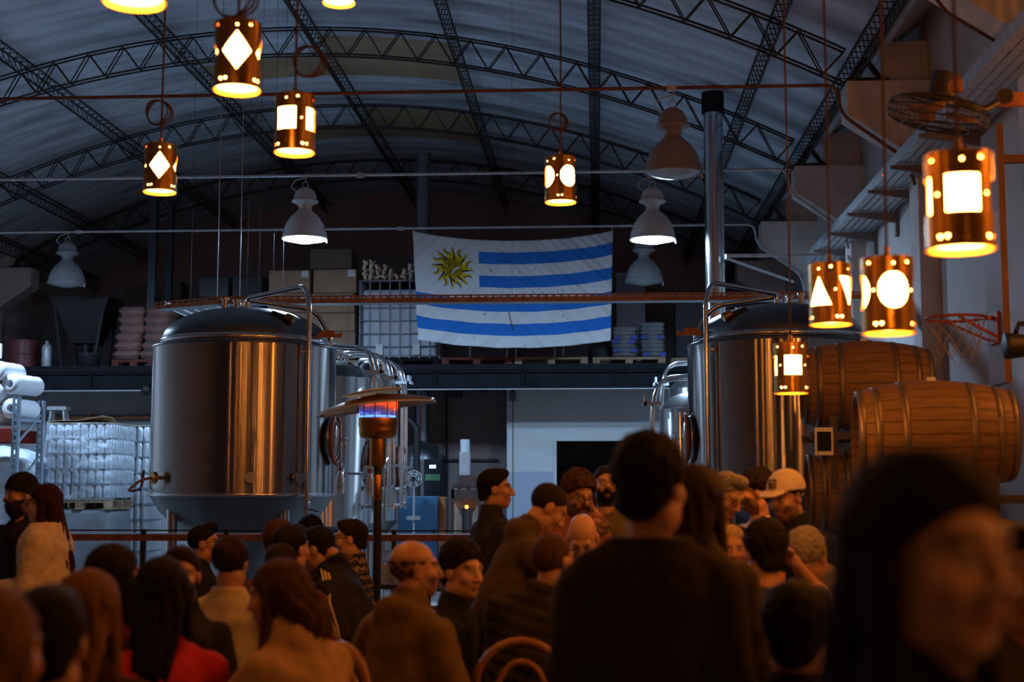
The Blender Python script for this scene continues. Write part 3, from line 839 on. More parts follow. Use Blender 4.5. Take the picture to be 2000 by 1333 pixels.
for j in range(NV):
    s = j * 9 // NV
    for i in range(NU):
        mi.append(1 if (s % 2 == 1 and not (i < NU * .325 and s < 5)) else 0)
me.polygons.foreach_set('material_index', mi)
fl = link('flag', me, None); sm = fl.modifiers.new('thick', 'SOLIDIFY'); sm.thickness = .003
tag(fl, 'blue and white striped flag with a golden sun hung across the mezzanine', 'flag')
SU, SV = .195, .285
AR = FW / (c00.z - b0.z)
def sp(x, y, off=.006): return flag_pt(SU + x, SV + y * AR, off)       # x,y in units of flag width
M_sun = mat('sun_gold', (.62, .46, .01), .8, var=.08); M_ink = mat('sun_black_ink', (.012, .011, .02), .85, var=0)
gold = MB(); ink = MB()
N = 16
def strip(mb, A, B, off):
    n_ = len(A)
    vs = [sp(*a, off) for a in A] + [sp(*b, off) for b in B]
    mb.add(vs, [(i, i + 1, n_ + i + 1, n_ + i) for i in range(n_ - 1)] + [(n_ + i, n_ + i + 1, i + 1, i) for i in range(n_ - 1)])
R0, R1 = .044, .112
for k in range(N):
    a = 2 * math.pi * k / N + .02
    ca, sa = math.cos(a), math.sin(a); nx, ny = -sa, ca
    wavy = k % 2
    A = []; C_ = []; B = []
    for i in range(9):
        t = i / 8; r = R0 + (R1 - R0) * t * (1.0 if not wavy else .97)
        w_ = .018 * (1 - t) ** (.9 if not wavy else .7)
        bow = .010 * math.sin(t * 2 * math.pi) * wavy + .005 * t * wavy
        cx, cy = ca * r + nx * bow, sa * r + ny * bow
        A.append((cx - nx * w_, cy - ny * w_)); C_.append((cx + nx * w_ * .3, cy + ny * w_ * .3)); B.append((cx + nx * w_, cy + ny * w_))
    strip(gold, A, C_, .006); strip(ink, C_, B, .006)
disc = [(R0 + .004) * 1.0 for _ in range(1)]
vs = [sp(0, 0, .009)] + [sp(.050 * math.cos(2 * math.pi * i / 40), .050 * math.sin(2 * math.pi * i / 40), .009) for i in range(40)]
gold.add(vs, [(0, 1 + (i + 1) % 40, 1 + i) for i in range(40)] + [(0, 1 + i, 1 + (i + 1) % 40) for i in range(40)])
def stroke(pts, w_):
    A = []; B = []
    for i, (x, y) in enumerate(pts):
        x2, y2 = pts[min(i + 1, len(pts) - 1)]; x1, y1 = pts[max(i - 1, 0)]
        L = math.hypot(x2 - x1, y2 - y1) or 1
        A.append((x - (y2 - y1) / L * w_, y + (x2 - x1) / L * w_)); B.append((x + (y2 - y1) / L * w_, y - (x2 - x1) / L * w_))
    strip(ink, A, B, .012)
ring = [(.050 * math.cos(2 * math.pi * i / 40), .050 * math.sin(2 * math.pi * i / 40)) for i in range(41)]; stroke(ring, .0007)
for sx in (-1, 1):
    stroke([(sx * (.010 + .016 * t), -.018 - .004 * math.sin(math.pi * t)) for t in [i / 6 for i in range(7)]], .0012)       # brow
    stroke([(sx * (.011 + .013 * t), -.011 - .003 * math.sin(math.pi * t)) for t in [i / 6 for i in range(7)]], .0010)       # lid
    stroke([(sx * (.012 + .011 * t), -.009 + .002 * math.sin(math.pi * t)) for t in [i / 6 for i in range(7)]], .0006)
    stroke([(sx * .0165 , -.0115), (sx * .0185, -.0095)], .0018)
stroke([(-.010, .008), (-.008, .012), (-.003, .013), (0, .015), (.003, .013), (.008, .012), (.010, .008)], .0009)
stroke([(-.016, .022), (-.008, .0205), (0, .022), (.008, .0205), (.016, .022)], .0014)
stroke([(-.008, .0265), (0, .028), (.008, .0265)], .0008)
gold.build('sun_emblem', M_sun, fl); ink.build('sun_ink', M_ink, fl)
rs = random.Random(5); st = MB()
for (px_, py_) in ((960, 519), (1046, 516), (1015, 522), (972, 571), (1042, 562), (1090, 562), (1100, 562), (1083, 608), (1100, 612), (1080, 622), (946, 606), (958, 625), (1107, 618), (1025, 668), (1090, 660), (925, 655), (902, 653), (982, 480), (1024, 563), (1002, 624)):
    u = (px_ - 811) / 383; v = (py_ - 458) / 213
    vs = []; k = 9; rr = rs.uniform(.004, .009)
    for i in range(k):
        a = 2 * math.pi * i / k; r = rr * rs.uniform(.4, 1.1)
        vs.append(flag_pt(u + r * math.cos(a) * .7, v + r * math.sin(a) * 1.8, .006))
    st.add(vs, [tuple(range(k)), tuple(range(k - 1, -1, -1))])
st.build('dirt_spots', M_stain, fl)
MB().tube([flag_pt(.478, .66, .01), flag_pt(.482, .72, .012), flag_pt(.497, .83, .01)], .006, 6).build('loose_cord', M_black, fl)
M_tie = mat('tie_cord', (.5, .5, .5), .8, var=0)
for u in (.002, .998):
    MB().tube([flag_pt(u, .002), flag_pt(u, 0) + Vector((0, .02, .06))], .006, 6).build('tie', M_tie, fl)

# ================================================================ MEZZANINE STORES
def pallet(px0, px1, py_b, Y, lab, mt=None, w=None):
    a = at(px0, py_b, Y); b = at(px1, py_b, Y); L = w or (b.x - a.x); D = 1.0; H = .14
    mt = mt or M_wood
    org = (a.x, Y, a.z)
    root = empty('pallet', org); tag(root, lab, 'pallet', 'wooden pallets')
    for i in range(5):
        MB().b2((0, .02 + i * .215, H - .02), (L, .11 + i * .215, H)).build('deck_board', mt, root)
    for i in range(3):
        MB().b2((0, .02 + i * .43, H - .042), (L, .11 + i * .43, H - .02)).build('stringer', mt, root)
        for j in range(3):
            xx = (L - .12) * j / 2
            MB().b2((xx, .02 + i * .43, .02), (xx + .12, .11 + i * .43, H - .042)).build('block', mt, root)
    for j in range(3):
        xx = (L - .12) * j / 2
        MB().b2((xx, 0, 0), (xx + .12, .97, .02)).build('bottom_board', mt, root)
    return root, Vector((a.x, Y, a.z + H)), L
ZMp = 711
def on_deck(px, Y): 
    p = at(px, 700, Y); return Vector((p.x, Y, ZM))
def deck_pallet(px0, px1, Y, lab, mt=None):
    r_, t_, L_ = pallet(px0, px1, 700, Y, lab, mt)
    r_.location.z = ZM + .001
    return Vector((t_.x, Y, ZM + .142)), L_
def cbox(lo, size, lab, mt, label_patch=None, group='boxes on the mezzanine'):
    lo = Vector(lo); org = lo
    root = empty('cardboard_box', org); tag(root, lab, 'box', group)
    ct = MB().b2((0, 0, 0), size).build('carton', mt, root, bevel=.006)
    MB().b2((0, size[1] * .48, size[2]), (size[0], size[1] * .52, size[2] + .002)).build('tape', M_wood, ct)
    MB().b2((0, -.001, size[2] * .93), (size[0], .0, size[2] * .95)).build('flap_seam', M_cardd, ct)
    if label_patch:
        u, v, w_, h_ = label_patch
        MB().b2((size[0] * u, -.003, size[2] * v), (size[0] * u + w_, 0, size[2] * v + h_)).build('shipping_label', M_label, ct)
    return root
# boxes on a pallet
Yb = 24.0
base, Lb = deck_pallet(515, 700, Yb, 'wooden pallet under the cardboard boxes behind the left tank')
s = Yb / FPX
def bx(px0, px1, pyb, pyt, lab, mt=M_card, patch=None, dy=0.0, dep=.7):
    a = at(px0, pyb, Yb + dy); b = at(px1, pyt, Yb + dy)
    return cbox(a, (b.x - a.x, dep, b.z - a.z), lab, mt, patch)
zz = at(600, 0, Yb)
bx(519, 604, 701.7, 648, 'brown cardboard box, bottom left of the stack on the mezzanine')
bx(607, 694, 701.7, 648, 'brown cardboard box, bottom right of the stack on the mezzanine')
bx(520, 604, 647.5, 611, 'brown cardboard box just below the cable tray, left column')
bx(607, 693, 647.5, 611, 'brown cardboard box just below the cable tray, right column')
bx(522, 602, 610.5, 573, 'brown cardboard box crossed by the cable tray, left column', patch=(.78, .55, .13, .10))
bx(608, 692, 610.5, 573, 'brown cardboard box crossed by the cable tray, right column', patch=(.78, .55, .13, .10))
bx(525, 605, 572.5, 528, 'brown cardboard box with a white label, upper left of the stack', patch=(.80, .68, .12, .11))
bx(612, 696, 572.5, 526, 'brown cardboard box with a white label, upper right of the stack', patch=(.80, .68, .13, .12))
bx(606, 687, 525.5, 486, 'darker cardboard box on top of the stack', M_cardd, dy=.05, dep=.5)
# IBC tote
pI, LI = deck_pallet(702, 858, 23.75, 'dark pallet under the caged white liquid tote', M_steel_dark)
a = at(702, 690, 23.75); b = at(858, 548, 23.75)
org = Vector((pI.x, 23.75, ZM + .142))
ibc = empty('caged_tote', org); tag(ibc, 'white plastic liquid tote in a steel cage beside the flag', 'tote')
W_, D_, H_ = LI, 1.0, b.z - org.z
M_cage = mat('cage_steel', (.19, .21, .25), .5, .3, var=.1)
M_ibc = mat('milky_plastic', (.52, .56, .62), .5, var=.05, scale=4)
MB().b2((.04, .04, .02), (W_ - .04, D_ - .04, H_ - .14)).build('plastic_tank', M_ibc, ibc, bevel=.05)
vbar = MB().b2((-.011, -.011, 0), (.011, .011, H_)).mesh('cage_bar')
for i in range(9):
    for yy in (0, D_):
        o = link('cage_bar', vbar, M_cage, ibc, (W_ * i / 8, yy, 0))
for i in range(1, 6):
    for xx in (0, W_): link('cage_bar', vbar, M_cage, ibc, (xx, D_ * i / 6, 0))
hb = MB().tube([(0, 0, 0), (W_, 0, 0), (W_, D_, 0), (0, D_, 0)], .012, 6, closed=True).mesh('cage_hoop')
for zz in (.03, .2, .42, .64, .86, H_): link('cage_hoop', hb, M_cage, ibc, (0, -.012, zz))
MB().b2((.28, -.03, .06), (.40, -.02, .24)).build('name_plate', M_label, ibc); MB().b2((W_ - .45, -.03, .06), (W_ - .33, -.02, .24)).build('name_plate', M_label, ibc)
# firewood piled on the tote and behind it
M_log = mat('split_firewood', (.66, .54, .40), .85, var=.4, scale=9)
M_logd = mat('firewood_bark', (.09, .065, .045), .9, var=.3, scale=9)
logs = []
for r_, l_ in ((.024, .11), (.029, .10), (.033, .12)):
    me = MB().cyl((-l_ / 2, 0, 0), (l_ / 2, 0, 0), r_, r_ * .9, seg=7).mesh('firewood_log'); me.materials.append(M_log); logs.append(me)
rs = random.Random(11)
zI = org.z + H_
o = MB().b2((pI.x - .02, 23.77, zI), (pI.x + W_ + .02, 24.73, zI + .02)).build('plank_shelf', M_logd, org=(pI.x, 23.8, zI)); tag(o, 'dark boards lying on the tote cage under the firewood', 'board')
for dly in range(2):
    for c in range(12):
        xx = pI.x + .06 + (W_ - .12) * c / 11
        rows_ = int(1.6 + 3.0 * abs(math.cos((c / 11) * math.pi * 1.15)))
        for r_ in range(rows_):
            q = bpy.data.objects.new('firewood_log', rs.choice(logs)); COL.objects.link(q)
            q.location = (xx + rs.uniform(-.012, .012), 23.83 + .16 * dly + rs.uniform(-.02, .02), zI + .075 + .085 * r_ + rs.uniform(-.006, .006))
            q.rotation_euler = (0, rs.uniform(.35, 2.8), rs.uniform(-.4, .4))
            tag(q, 'short split log in the firewood heap on top of the caged tote', 'log', 'firewood on the tote')
# pink sacks on a red pallet
M_pink = mat('pink_paper_sack', (.42, .25, .22), .5, var=.2, scale=6, bump=.5, bscale=14)
base, Lr = deck_pallet(218, 302, 23.7, 'red pallet under the pinkish sacks left of the left tank', M_redwood)
def sack_mesh(w, d, h):
    V = []; Q = []; nx, ny = 10, 8
    def f(u, v): return (1 - abs(2 * u - 1) ** 4) * (1 - abs(2 * v - 1) ** 4)
    for sgn in (1, -1):
        b0_ = len(V)
        for i in range(nx + 1):
            for j in range(ny + 1):
                u, v = i / nx, j / ny
                V.append((w * (u - .5), d * (v - .5), h / 2 + sgn * (h / 2) * f(u, v) ** .22 * (1 + .05 * math.sin(9 * u + 5 * v))))
        for i in range(nx):
            for j in range(ny):
                k = b0_ + i * (ny + 1) + j
                q = (k, k + ny + 1, k + ny + 2, k + 1)
                Q.append(q if sgn > 0 else q[::-1])
    return mesh_from_arrays('sack', V, Q)
sk = sack_mesh(.46, .7, .17); sk.materials.append(M_pink)
rs = random.Random(4)
for c in range(2):
    for r_ in range(6):
        if r_ == 5 and c == 0 and False: continue
        q = bpy.data.objects.new('malt_sack', sk); COL.objects.link(q)
        q.location = (base.x + .25 + c * .45 + r_ * .012 + rs.uniform(-.02, .02), 24.08, base.z + .152 * r_)
        q.rotation_euler = (0, 0, rs.uniform(-.08, .08))
        tag(q, 'pinkish sack, %s from the top in the %s column on the red pallet' % (['sixth', 'fifth', 'fourth', 'third', 'second', 'first'][r_], ['left', 'right'][c]), 'sack', 'sacks on the red pallet')
# white and blue sacks right of the flag
base, Lw = deck_pallet(1158, 1300, 23.7, 'wooden pallet under the white and blue sacks')
M_sackw = mat('white_woven_sack', (.46, .47, .49), .6, var=.15, scale=8, bump=.3)
M_sackb = mat('blue_sack_print', (.03, .09, .42), .6, var=.2, scale=8)
sk2 = sack_mesh(.42, .6, .085); sk2.materials.append(M_sackw)
for c, (pxc, n_) in enumerate(((1219, 7), (1274, 8))):
    for r_ in range(n_):
        p = at(pxc, 690, 24.05)
        q = bpy.data.objects.new('sugar_sack', sk2); COL.objects.link(q)
        q.location = (p.x + rs.uniform(-.015, .015), 24.05, base.z + .073 * r_)
        q.rotation_euler = (0, 0, rs.uniform(-.05, .05))
        tag(q, 'white woven sack, %s from the bottom of the %s pile right of the flag' % (['first', 'second', 'third', 'fourth', 'fifth', 'sixth', 'seventh', 'eighth'][r_], ['shorter', 'taller'][c]), 'sack', 'white and blue sacks')
        if r_ in ((1, 3, 4) if c == 0 else (0, 4)):
            for sx in (-1, 1):
                MB().box((sx * .135, -.297, .043), (.12, .012, .06)).build('blue_print', M_sackb, q)
deck_pallet(1005, 1148, 23.6, 'wooden pallet under the middle of the flag')
deck_pallet(862, 1000, 23.6, 'dark red pallet under the left part of the flag', M_redwood)
deck_pallet(1312, 1420, 23.9, 'wooden pallet half hidden behind the right tank')
deck_pallet(380, 512, 25.0, 'wooden pallet under the dark wrapped blocks')
# dark wrapped blocks
M_wrapd = mat('dark_stretch_film', (.035, .035, .045), .3, var=.3, scale=8, bump=.4, bscale=9)
for r_ in range(4):
    for c in range(2):
        p = at(383 + 66 * c, 700, 25.05); h = .41
        o = MB().b2((p.x, 25.05, ZM + .145 + h * r_), (p.x + .57, 25.9, ZM + .145 + h * r_ + h - .01)).build('wrapped_block', M_wrapd, org=(p.x, 25.05, ZM + .145 + h * r_), bevel=.03)
        tag(o, 'block in dark stretch film behind the left tank, %s row %s' % (['lowest', 'second', 'third', 'top'][r_], ['left', 'right'][c]), 'block', 'dark wrapped blocks')
# folding table behind the flag: white legs show below its hem
p = on_deck(1000, 23.9)
ft = empty('folding_table', p); tag(ft, 'white folding table whose thin legs show under the flag', 'table')
MB().b2((-.75, .0, .72), (.75, .6, .75)).build('table_top', M_label, ft, bevel=.01)
for lx in (at(918, 690, 23.9).x, at(990, 690, 23.9).x, at(1007, 690, 23.9).x, at(1083, 690, 23.9).x, at(1100, 690, 23.9).x):
    MB().cyl((lx - p.x, .05, .145), (lx - p.x, .05, .73), .014, seg=8).build('leg', M_label, ft)
# steel posts of the mezzanine
for (px, w_, Y, lab) in ((291, .13, 23.8, 'slim blue-grey steel post standing on the mezzanine left of the boxes'), (325, .1, 25.5, 'dark steel post standing on the mezzanine behind the pinkish sacks')):
    p = on_deck(px, Y)
    o = MB().b2((p.x - w_ / 2, Y, ZM), (p.x + w_ / 2, Y + .02, 6.9)).b2((p.x - w_ / 2, Y + .12, ZM), (p.x + w_ / 2, Y + .14, 6.9)).b2((p.x - .01, Y + .02, ZM), (p.x + .01, Y + .12, 6.9)).build('steel_post', mat('post_blue', (.035, .04, .055), .5, .3, var=.1), org=p)
    tag(o, lab, 'post')
# hopper, canister, drum and boards at the far left of the mezzanine
p = on_deck(150, 24.2)
o = empty('sheet_metal_hopper', p); tag(o, 'dark sheet-metal hopper on the mezzanine under the far left bell lamp', 'hopper')
Mh = mat('dull_sheet_metal', (.03, .03, .032), .5, .4, var=.2)
hp = MB(); A = [(-.5, 0), (.52, 0), (.52, .8), (-.5, .8)]; Bq = [(-.2, .2), (.25, .2), (.25, .6), (-.2, .6)]
hp.add([(x, y, 1.25) for x, y in A] + [(x, y, .5) for x, y in Bq], [(0, 4, 5, 1), (1, 5, 6, 2), (2, 6, 7, 3), (3, 7, 4, 0), (4, 7, 6, 5)])
hp.b2((-.52, -.02, 1.25), (.54, .82, 1.30)).build('funnel', Mh, o)
for lx in (-.45, .45):
    for ly in (.05, .75):
        MB().bar((lx * .6, ly, 0), (lx, ly, 1.25), .05, .05).build('leg', Mh, o)
MB().cyl((.02, .4, .2), (.02, .4, .5), .1, seg=16).build('outlet', Mh, o)
p = on_deck(91, 23.7)
o = MB().lathe([(.001, 0), (.075, .0), (.08, .01), (.08, .36), (.06, .40), (.03, .42), (.03, .47), (.001, .475)], p, 24).build('steel_canister', M_galv, org=p); tag(o, 'small shiny steel canister standing at the far left of the mezzanine', 'canister')
p = on_deck(45, 23.9)
o = MB().cyl(p, p + Vector((0, 0, .5)), .25, seg=28)
for zz in (.02, .25, .48): o.lathe([(.25, zz - .015), (.262, zz), (.25, zz + .015)], p, 28)
o = o.build('steel_drum', mat('maroon_drum', (.14, .03, .03), .45, var=.15), org=p); tag(o, 'maroon drum lying in the dark at the far left of the mezzanine', 'drum')
p = on_deck(175, 23.6)
o = MB().lathe([(.001, 0), (.17, 0), (.19, .22), (.2, .23), (.19, .235)], p, 24).build('black_bucket', M_wrapd, org=p); tag(o, 'black bucket on the mezzanine edge below the hopper', 'bucket')
p = on_deck(240, 26.5)
o = MB().b2(p, p + Vector((1.1, .5, 1.9))).build('tall_crate', mat('brown_crate', (.10, .075, .06), .8, var=.2), org=p, bevel=.02); tag(o, 'tall brown crate in the dark behind the pinkish sacks', 'crate')
for i, (px, w_, h_, c_) in enumerate(((1205, .5, 1.75, (.16, .16, .19)), (1320, .9, 1.3, (.05, .05, .06)), (1150, .45, .42, (.03, .035, .04)))):
    p = on_deck(px, 24.9)
    o = MB().b2(p, p + Vector((w_, .5, h_))).b2(p + Vector((.03, -.01, .05)), p + Vector((w_ - .03, 0, h_ - .05))).build('storage_locker', mat('locker%d' % i, c_, .6, var=.15), org=p, bevel=.01)
    tag(o, ['tall grey cabinet just right of the flag on the mezzanine', 'wide dark chest behind the white sacks', 'low dark bundle beside the white sacks'][i], 'cabinet')

# ================================================================ PATIO HEATER
HY = 10.0
M_copper = mat('bronze_heater_shell', (.55, .27, .06), .28, 1.0, var=.12, scale=6)
M_hblack = mat('heater_post_paint', (.015, .009, .008), .35, var=.1)
pc = at(737, 1000, HY); hx = pc.x
def hz_(py): return at(737, py, HY).z
hr = empty('patio_heater', (hx, HY, 0)); tag(hr, 'burning mushroom patio heater with a bent reflector beside the left tank', 'patio heater')
og = (hx, HY, 0); S = HY / FPX
MB().lathe([(.14, hz_(817)), (.142, hz_(832)), (.137, hz_(835)), (.137, hz_(838)), (.133, hz_(850)), (.12, hz_(856)), (.06, hz_(858))], (hx, HY, 0), 40).build('burner_bowl', M_copper, hr, org=og)
MB().lathe([(.058, hz_(857)), (.057, hz_(905)), (.05, hz_(911)), (.03, hz_(914))], (hx, HY, 0), 32).build('control_housing', M_copper, hr, org=og)
MB().cyl((hx, HY, .4), (hx, HY, hz_(912)), .03, seg=20).build('post', M_hblack, hr, org=og)
MB().lathe([(.031, hz_(978)), (.0325, hz_(977)), (.0325, hz_(929)), (.031, hz_(928))], (hx, HY, 0), 20).build('post_sleeve', M_copper, hr, org=og)
MB().lathe([(.27, 0), (.27, .04), (.23, .06), (.23, .5), (.2, .56), (.04, .58)], (hx, HY, 0), 36).build('tank_base', M_hblack, hr, org=og)
M_mesh = mat('burner_screen', (.05, .03, .03), .4, .8, var=.1)
for i in range(10):
    a = 2 * math.pi * i / 10 + .3
    MB().cyl((hx + .14 * math.cos(a), HY + .14 * math.sin(a), hz_(818)), (hx + .145 * math.cos(a), HY + .145 * math.sin(a), hz_(782)), .0035, seg=6).build('screen_rod', M_mesh, hr, org=og)
# flame: blue ring below, orange tongues above
def flame_mat():
    m = bpy.data.materials.new('gas_flame'); m.use_nodes = True; nt = m.node_tree; nt.nodes.clear()
    out = nt.nodes.new('ShaderNodeOutputMaterial'); em = nt.nodes.new('ShaderNodeEmission'); tr_ = nt.nodes.new('ShaderNodeBsdfTransparent'); ad = nt.nodes.new('ShaderNodeAddShader')
    tc = nt.nodes.new('ShaderNodeTexCoord'); sx = nt.nodes.new('ShaderNodeSeparateXYZ'); nt.links.new(tc.outputs['Object'], sx.inputs[0])
    nz = nt.nodes.new('ShaderNodeTexNoise'); nz.inputs['Scale'].default_value = 9; nt.links.new(tc.outputs['Object'], nz.inputs['Vector'])
    mr = nt.nodes.new('ShaderNodeMapRange'); mr.inputs['From Min'].default_value = hz_(818); mr.inputs['From Max'].default_value = hz_(781)
    ma = nt.nodes.new('ShaderNodeMath'); ma.operation = 'MULTIPLY_ADD'; ma.inputs[1].default_value = .11; 
    nt.links.new(nz.outputs['Fac'], ma.inputs[0]); nt.links.new(sx.outputs['Z'], ma.inputs[2])
    sb = nt.nodes.new('ShaderNodeMath'); sb.operation = 'SUBTRACT'; sb.inputs[1].default_value = .055; nt.links.new(ma.outputs[0], sb.inputs[0])
    ax = nt.nodes.new('ShaderNodeMath'); ax.operation = 'MULTIPLY_ADD'; ax.inputs[1].default_value = .18
    nt.links.new(sx.outputs['X'], ax.inputs[0]); nt.links.new(sb.outputs[0], ax.inputs[2])
    nt.links.new(ax.outputs[0], mr.inputs['Value'])
    r = nt.nodes.new('ShaderNodeValToRGB'); cr = r.color_ramp
    cr.elements[0].position = 0; cr.elements[0].color = (.01, .01, .12, 1)
    cr.elements[1].position = 1; cr.elements[1].color = (1.1, .08, .012, 1)
    for pos, c in ((.10, (.12, .3, 1.2)), (.18, (.03, .035, .3)), (.45, (.06, .03, .12)), (.6, (.14, .025, .03)), (.78, (1.0, .09, .015))):
        e = cr.elements.new(pos); e.color = (*c, 1)
    nt.links.new(mr.outputs['Result'], r.inputs['Fac']); nt.links.new(r.outputs['Color'], em.inputs['Color']); em.inputs['Strength'].default_value = .75
    tr_.inputs['Color'].default_value = (.72, .7, .72, 1)
    nt.links.new(em.outputs[0], ad.inputs[0]); nt.links.new(tr_.outputs[0], ad.inputs[1]); nt.links.new(ad.outputs[0], out.inputs['Surface'])
    return m
MB().lathe([(.132, hz_(818)), (.135, hz_(806)), (.138, hz_(794)), (.136, hz_(780))], (hx, HY, 0), 40).build('flame', flame_mat(), hr, org=(hx, HY, 0)).data.materials
M_blue = emitter('blue_flame_ring', (.12, .35, 1.0), 3.0)
MB().tube([(hx + .127 * math.cos(t), HY + .127 * math.sin(t), hz_(814)) for t in [2 * math.pi * i / 40 for i in range(40)]], .004, 6, closed=True).build('flame_ring', M_blue, hr, org=og)
# reflector: two bent aluminium petals
def petal(px0, py0, px1, py1, nm, droop, lift, ywid, y0=0.0):
    """a dished, twisted sheet from left tip to right tip"""
    A = at(px0, py0, HY); B = at(px1, py1, HY)
    m = MB(); nu, nv = 28, 12; vs = []
    for i in range(nu + 1):
        t = i / nu; c = A.lerp(B, t)
        wd = ywid * math.sin(math.pi * min(max(t, .02), .98)) ** .55
        for j in range(nv + 1):
            s_ = 2 * j / nv - 1
            z = c.z + lift * math.sin(math.pi * t) * (1 - .75 * s_ * s_) - droop * (s_ * s_)
            vs.append((c.x, HY + y0 + wd * s_, z))
    fs = [(i * (nv + 1) + j, (i + 1) * (nv + 1) + j, (i + 1) * (nv + 1) + j + 1, i * (nv + 1) + j + 1) for i in range(nu) for j in range(nv)]
    m.add(vs, fs, True)
    o = m.build(nm, mat('heater_reflector', (.62, .33, .13), .34, 1.0, var=.15, scale=5), hr, org=og)
    md = o.modifiers.new('thick', 'SOLIDIFY'); md.thickness = .004
    rim = [vs[i * (nv + 1)] for i in range(nu + 1)] + [vs[i * (nv + 1) + nv] for i in range(nu, -1, -1)]
    MB().tube(rim, .006, 6, closed=True).build('reflector_rim', M_galv, hr, org=og)
petal(621, 808, 848, 777, 'reflector_petal', .025, .075, .36)
petal(674, 778, 786, 760, 'upper_reflector_petal', .0, .02, .2, -.05)
MB().cyl((hx, HY, hz_(782)), (hx, HY, hz_(768)), .015, seg=10).build('reflector_stud', M_galv, hr, org=og)
MB().cyl((hx + .14, HY - .05, hz_(818)), (hx + .15, HY - .05, hz_(790)), .004, seg=6).build('igniter_rod', M_galv, hr, org=og)
# ================================================================ LEFT STORE: wrapped pallets, rack, rolls
def wrap_mat(name, alpha, rough):
    m = bpy.data.materials.new(name); m.use_nodes = True; nt = m.node_tree; nt.nodes.clear()
    out = nt.nodes.new('ShaderNodeOutputMaterial'); mx = nt.nodes.new('ShaderNodeMixShader')
    tr_ = nt.nodes.new('ShaderNodeBsdfTransparent'); tr_.inputs['Color'].default_value = (.93, .95, .97, 1)
    pb_ = nt.nodes.new('ShaderNodeBsdfPrincipled'); pb_.inputs['Base Color'].default_value = (.75, .8, .85, 1); pb_.inputs['Roughness'].default_value = rough
    tc = nt.nodes.new('ShaderNodeTexCoord'); nz = nt.nodes.new('ShaderNodeTexNoise'); nz.inputs['Scale'].default_value = 7; nz.inputs['Detail'].default_value = 6; nz.inputs['Distortion'].default_value = 1.5
    nt.links.new(tc.outputs['Object'], nz.inputs['Vector'])
    bp = nt.nodes.new('ShaderNodeBump'); bp.inputs['Strength'].default_value = .9; bp.inputs['Distance'].default_value = .05
    nt.links.new(nz.outputs['Fac'], bp.inputs['Height']); nt.links.new(bp.outputs['Normal'], pb_.inputs['Normal'])
    r = nt.nodes.new('ShaderNodeValToRGB'); r.color_ramp.elements[0].position = .42; r.color_ramp.elements[1].position = .72
    r.color_ramp.elements[0].color = (alpha * .35,) * 3 + (1,); r.color_ramp.elements[1].color = (alpha * 1.7,) * 3 + (1,)
    nt.links.new(nz.outputs['Fac'], r.inputs['Fac']); nt.links.new(r.outputs['Color'], mx.inputs['Fac'])
    nt.links.new(tr_.outputs[0], mx.inputs[1]); nt.links.new(pb_.outputs[0], mx.inputs[2]); nt.links.new(mx.outputs[0], out.inputs['Surface'])
    return m
M_film = wrap_mat('clear_stretch_film', .35, .18)
M_can = mat('plain_aluminium_can', (.74, .79, .84), .3, .35, var=.08, scale=9)
M_tray = mat('layer_card', (.50, .40, .28), .8, var=.1)
can_me = MB().lathe([(.001, 0), (.042, 0), (.048, .008), (.048, .175), (.040, .192), (.038, .196), (.001, .194)], seg=14).mesh('can'); can_me.materials.append(M_can)
def can_stack(px0, px1, py_top, py_bot, Y, rows, lab, cols, deep, film=True):
    a = at(px0, py_bot, Y); b = at(px1, py_top, Y)
    org = Vector((a.x, Y, a.z)); W = b.x - a.x; H = b.z - a.z
    root = empty('wrapped_can_pallet', org); tag(root, lab, 'wrapped pallet', 'wrapped pallets of cans')
    dx = W / cols; hr_ = H / rows
    for r_ in range(rows):
        for c in range(cols):
            for d in range(deep):
                if c not in (0, cols - 1) and d != 0: continue
                o = link('can', can_me, None, root, (dx * (c + .5) + .01 * math.sin(7 * r_), dx * (d + .5), hr_ * r_ + .006))
                o.scale = (dx / .098, dx / .098, (hr_ - .01) / .196)
        MB().b2((-.01, -.01, hr_ * (r_ + 1) - .008), (W + .01, dx * deep + .01, hr_ * (r_ + 1))).build('layer_card', M_can if r_ < rows - 1 else M_tray, root)
    MB().b2((.03, dx, .0), (W - .03, dx * deep - .02, H - .01)).build('core', mat('cans_core', (.4, .45, .5), .5, .4, var=.1), root)
    if film:
        # loosely draped film round the load
        V = []; Q = []; n_ = 72; rows_ = 24; D = dx * deep
        for j in range(rows_ + 1):
            z = H * j / rows_
            for i in range(n_):
                t = i / n_ * 4
                k, f = int(t), t - int(t)
                P = [(0, 0), (W, 0), (W, D), (0, D), (0, 0)]
                x = P[k][0] * (1 - f) + P[k + 1][0] * f; y = P[k][1] * (1 - f) + P[k + 1][1] * f
                nx, ny = [(0, -1), (1, 0), (0, 1), (-1, 0)][k]
                w_ = .018 + .018 * math.sin(z * 31 + 2 * math.sin(t * 5)) + .012 * math.sin(t * 23 + z * 9)
                V.append((x + nx * w_, y + ny * w_, z))
        for j in range(rows_):
            for i in range(n_):
                k = (i + 1) % n_
                Q.append((j * n_ + i, j * n_ + k, (j + 1) * n_ + k, (j + 1) * n_ + i))
        link('stretch_film', mesh_from_arrays('stretch_film', V, Q), M_film, root)
    return root, org, W
r1, o1, W1 = can_stack(88, 219, 826, 974, 20.5, 5, 'film-wrapped pallet of shiny cans raised on another load, brightly lit', 8, 9)
pr, _, _ = pallet(90, 220, 996, 20.5, 'pale wooden pallet carrying the brightly lit cans', M_wood, W1)
cs, oc, Wc = can_stack(217, 291, 832, 1172, 21.6, 11, 'tall grey column of stacked cans behind the bright wrapped pallet', 5, 8, False)
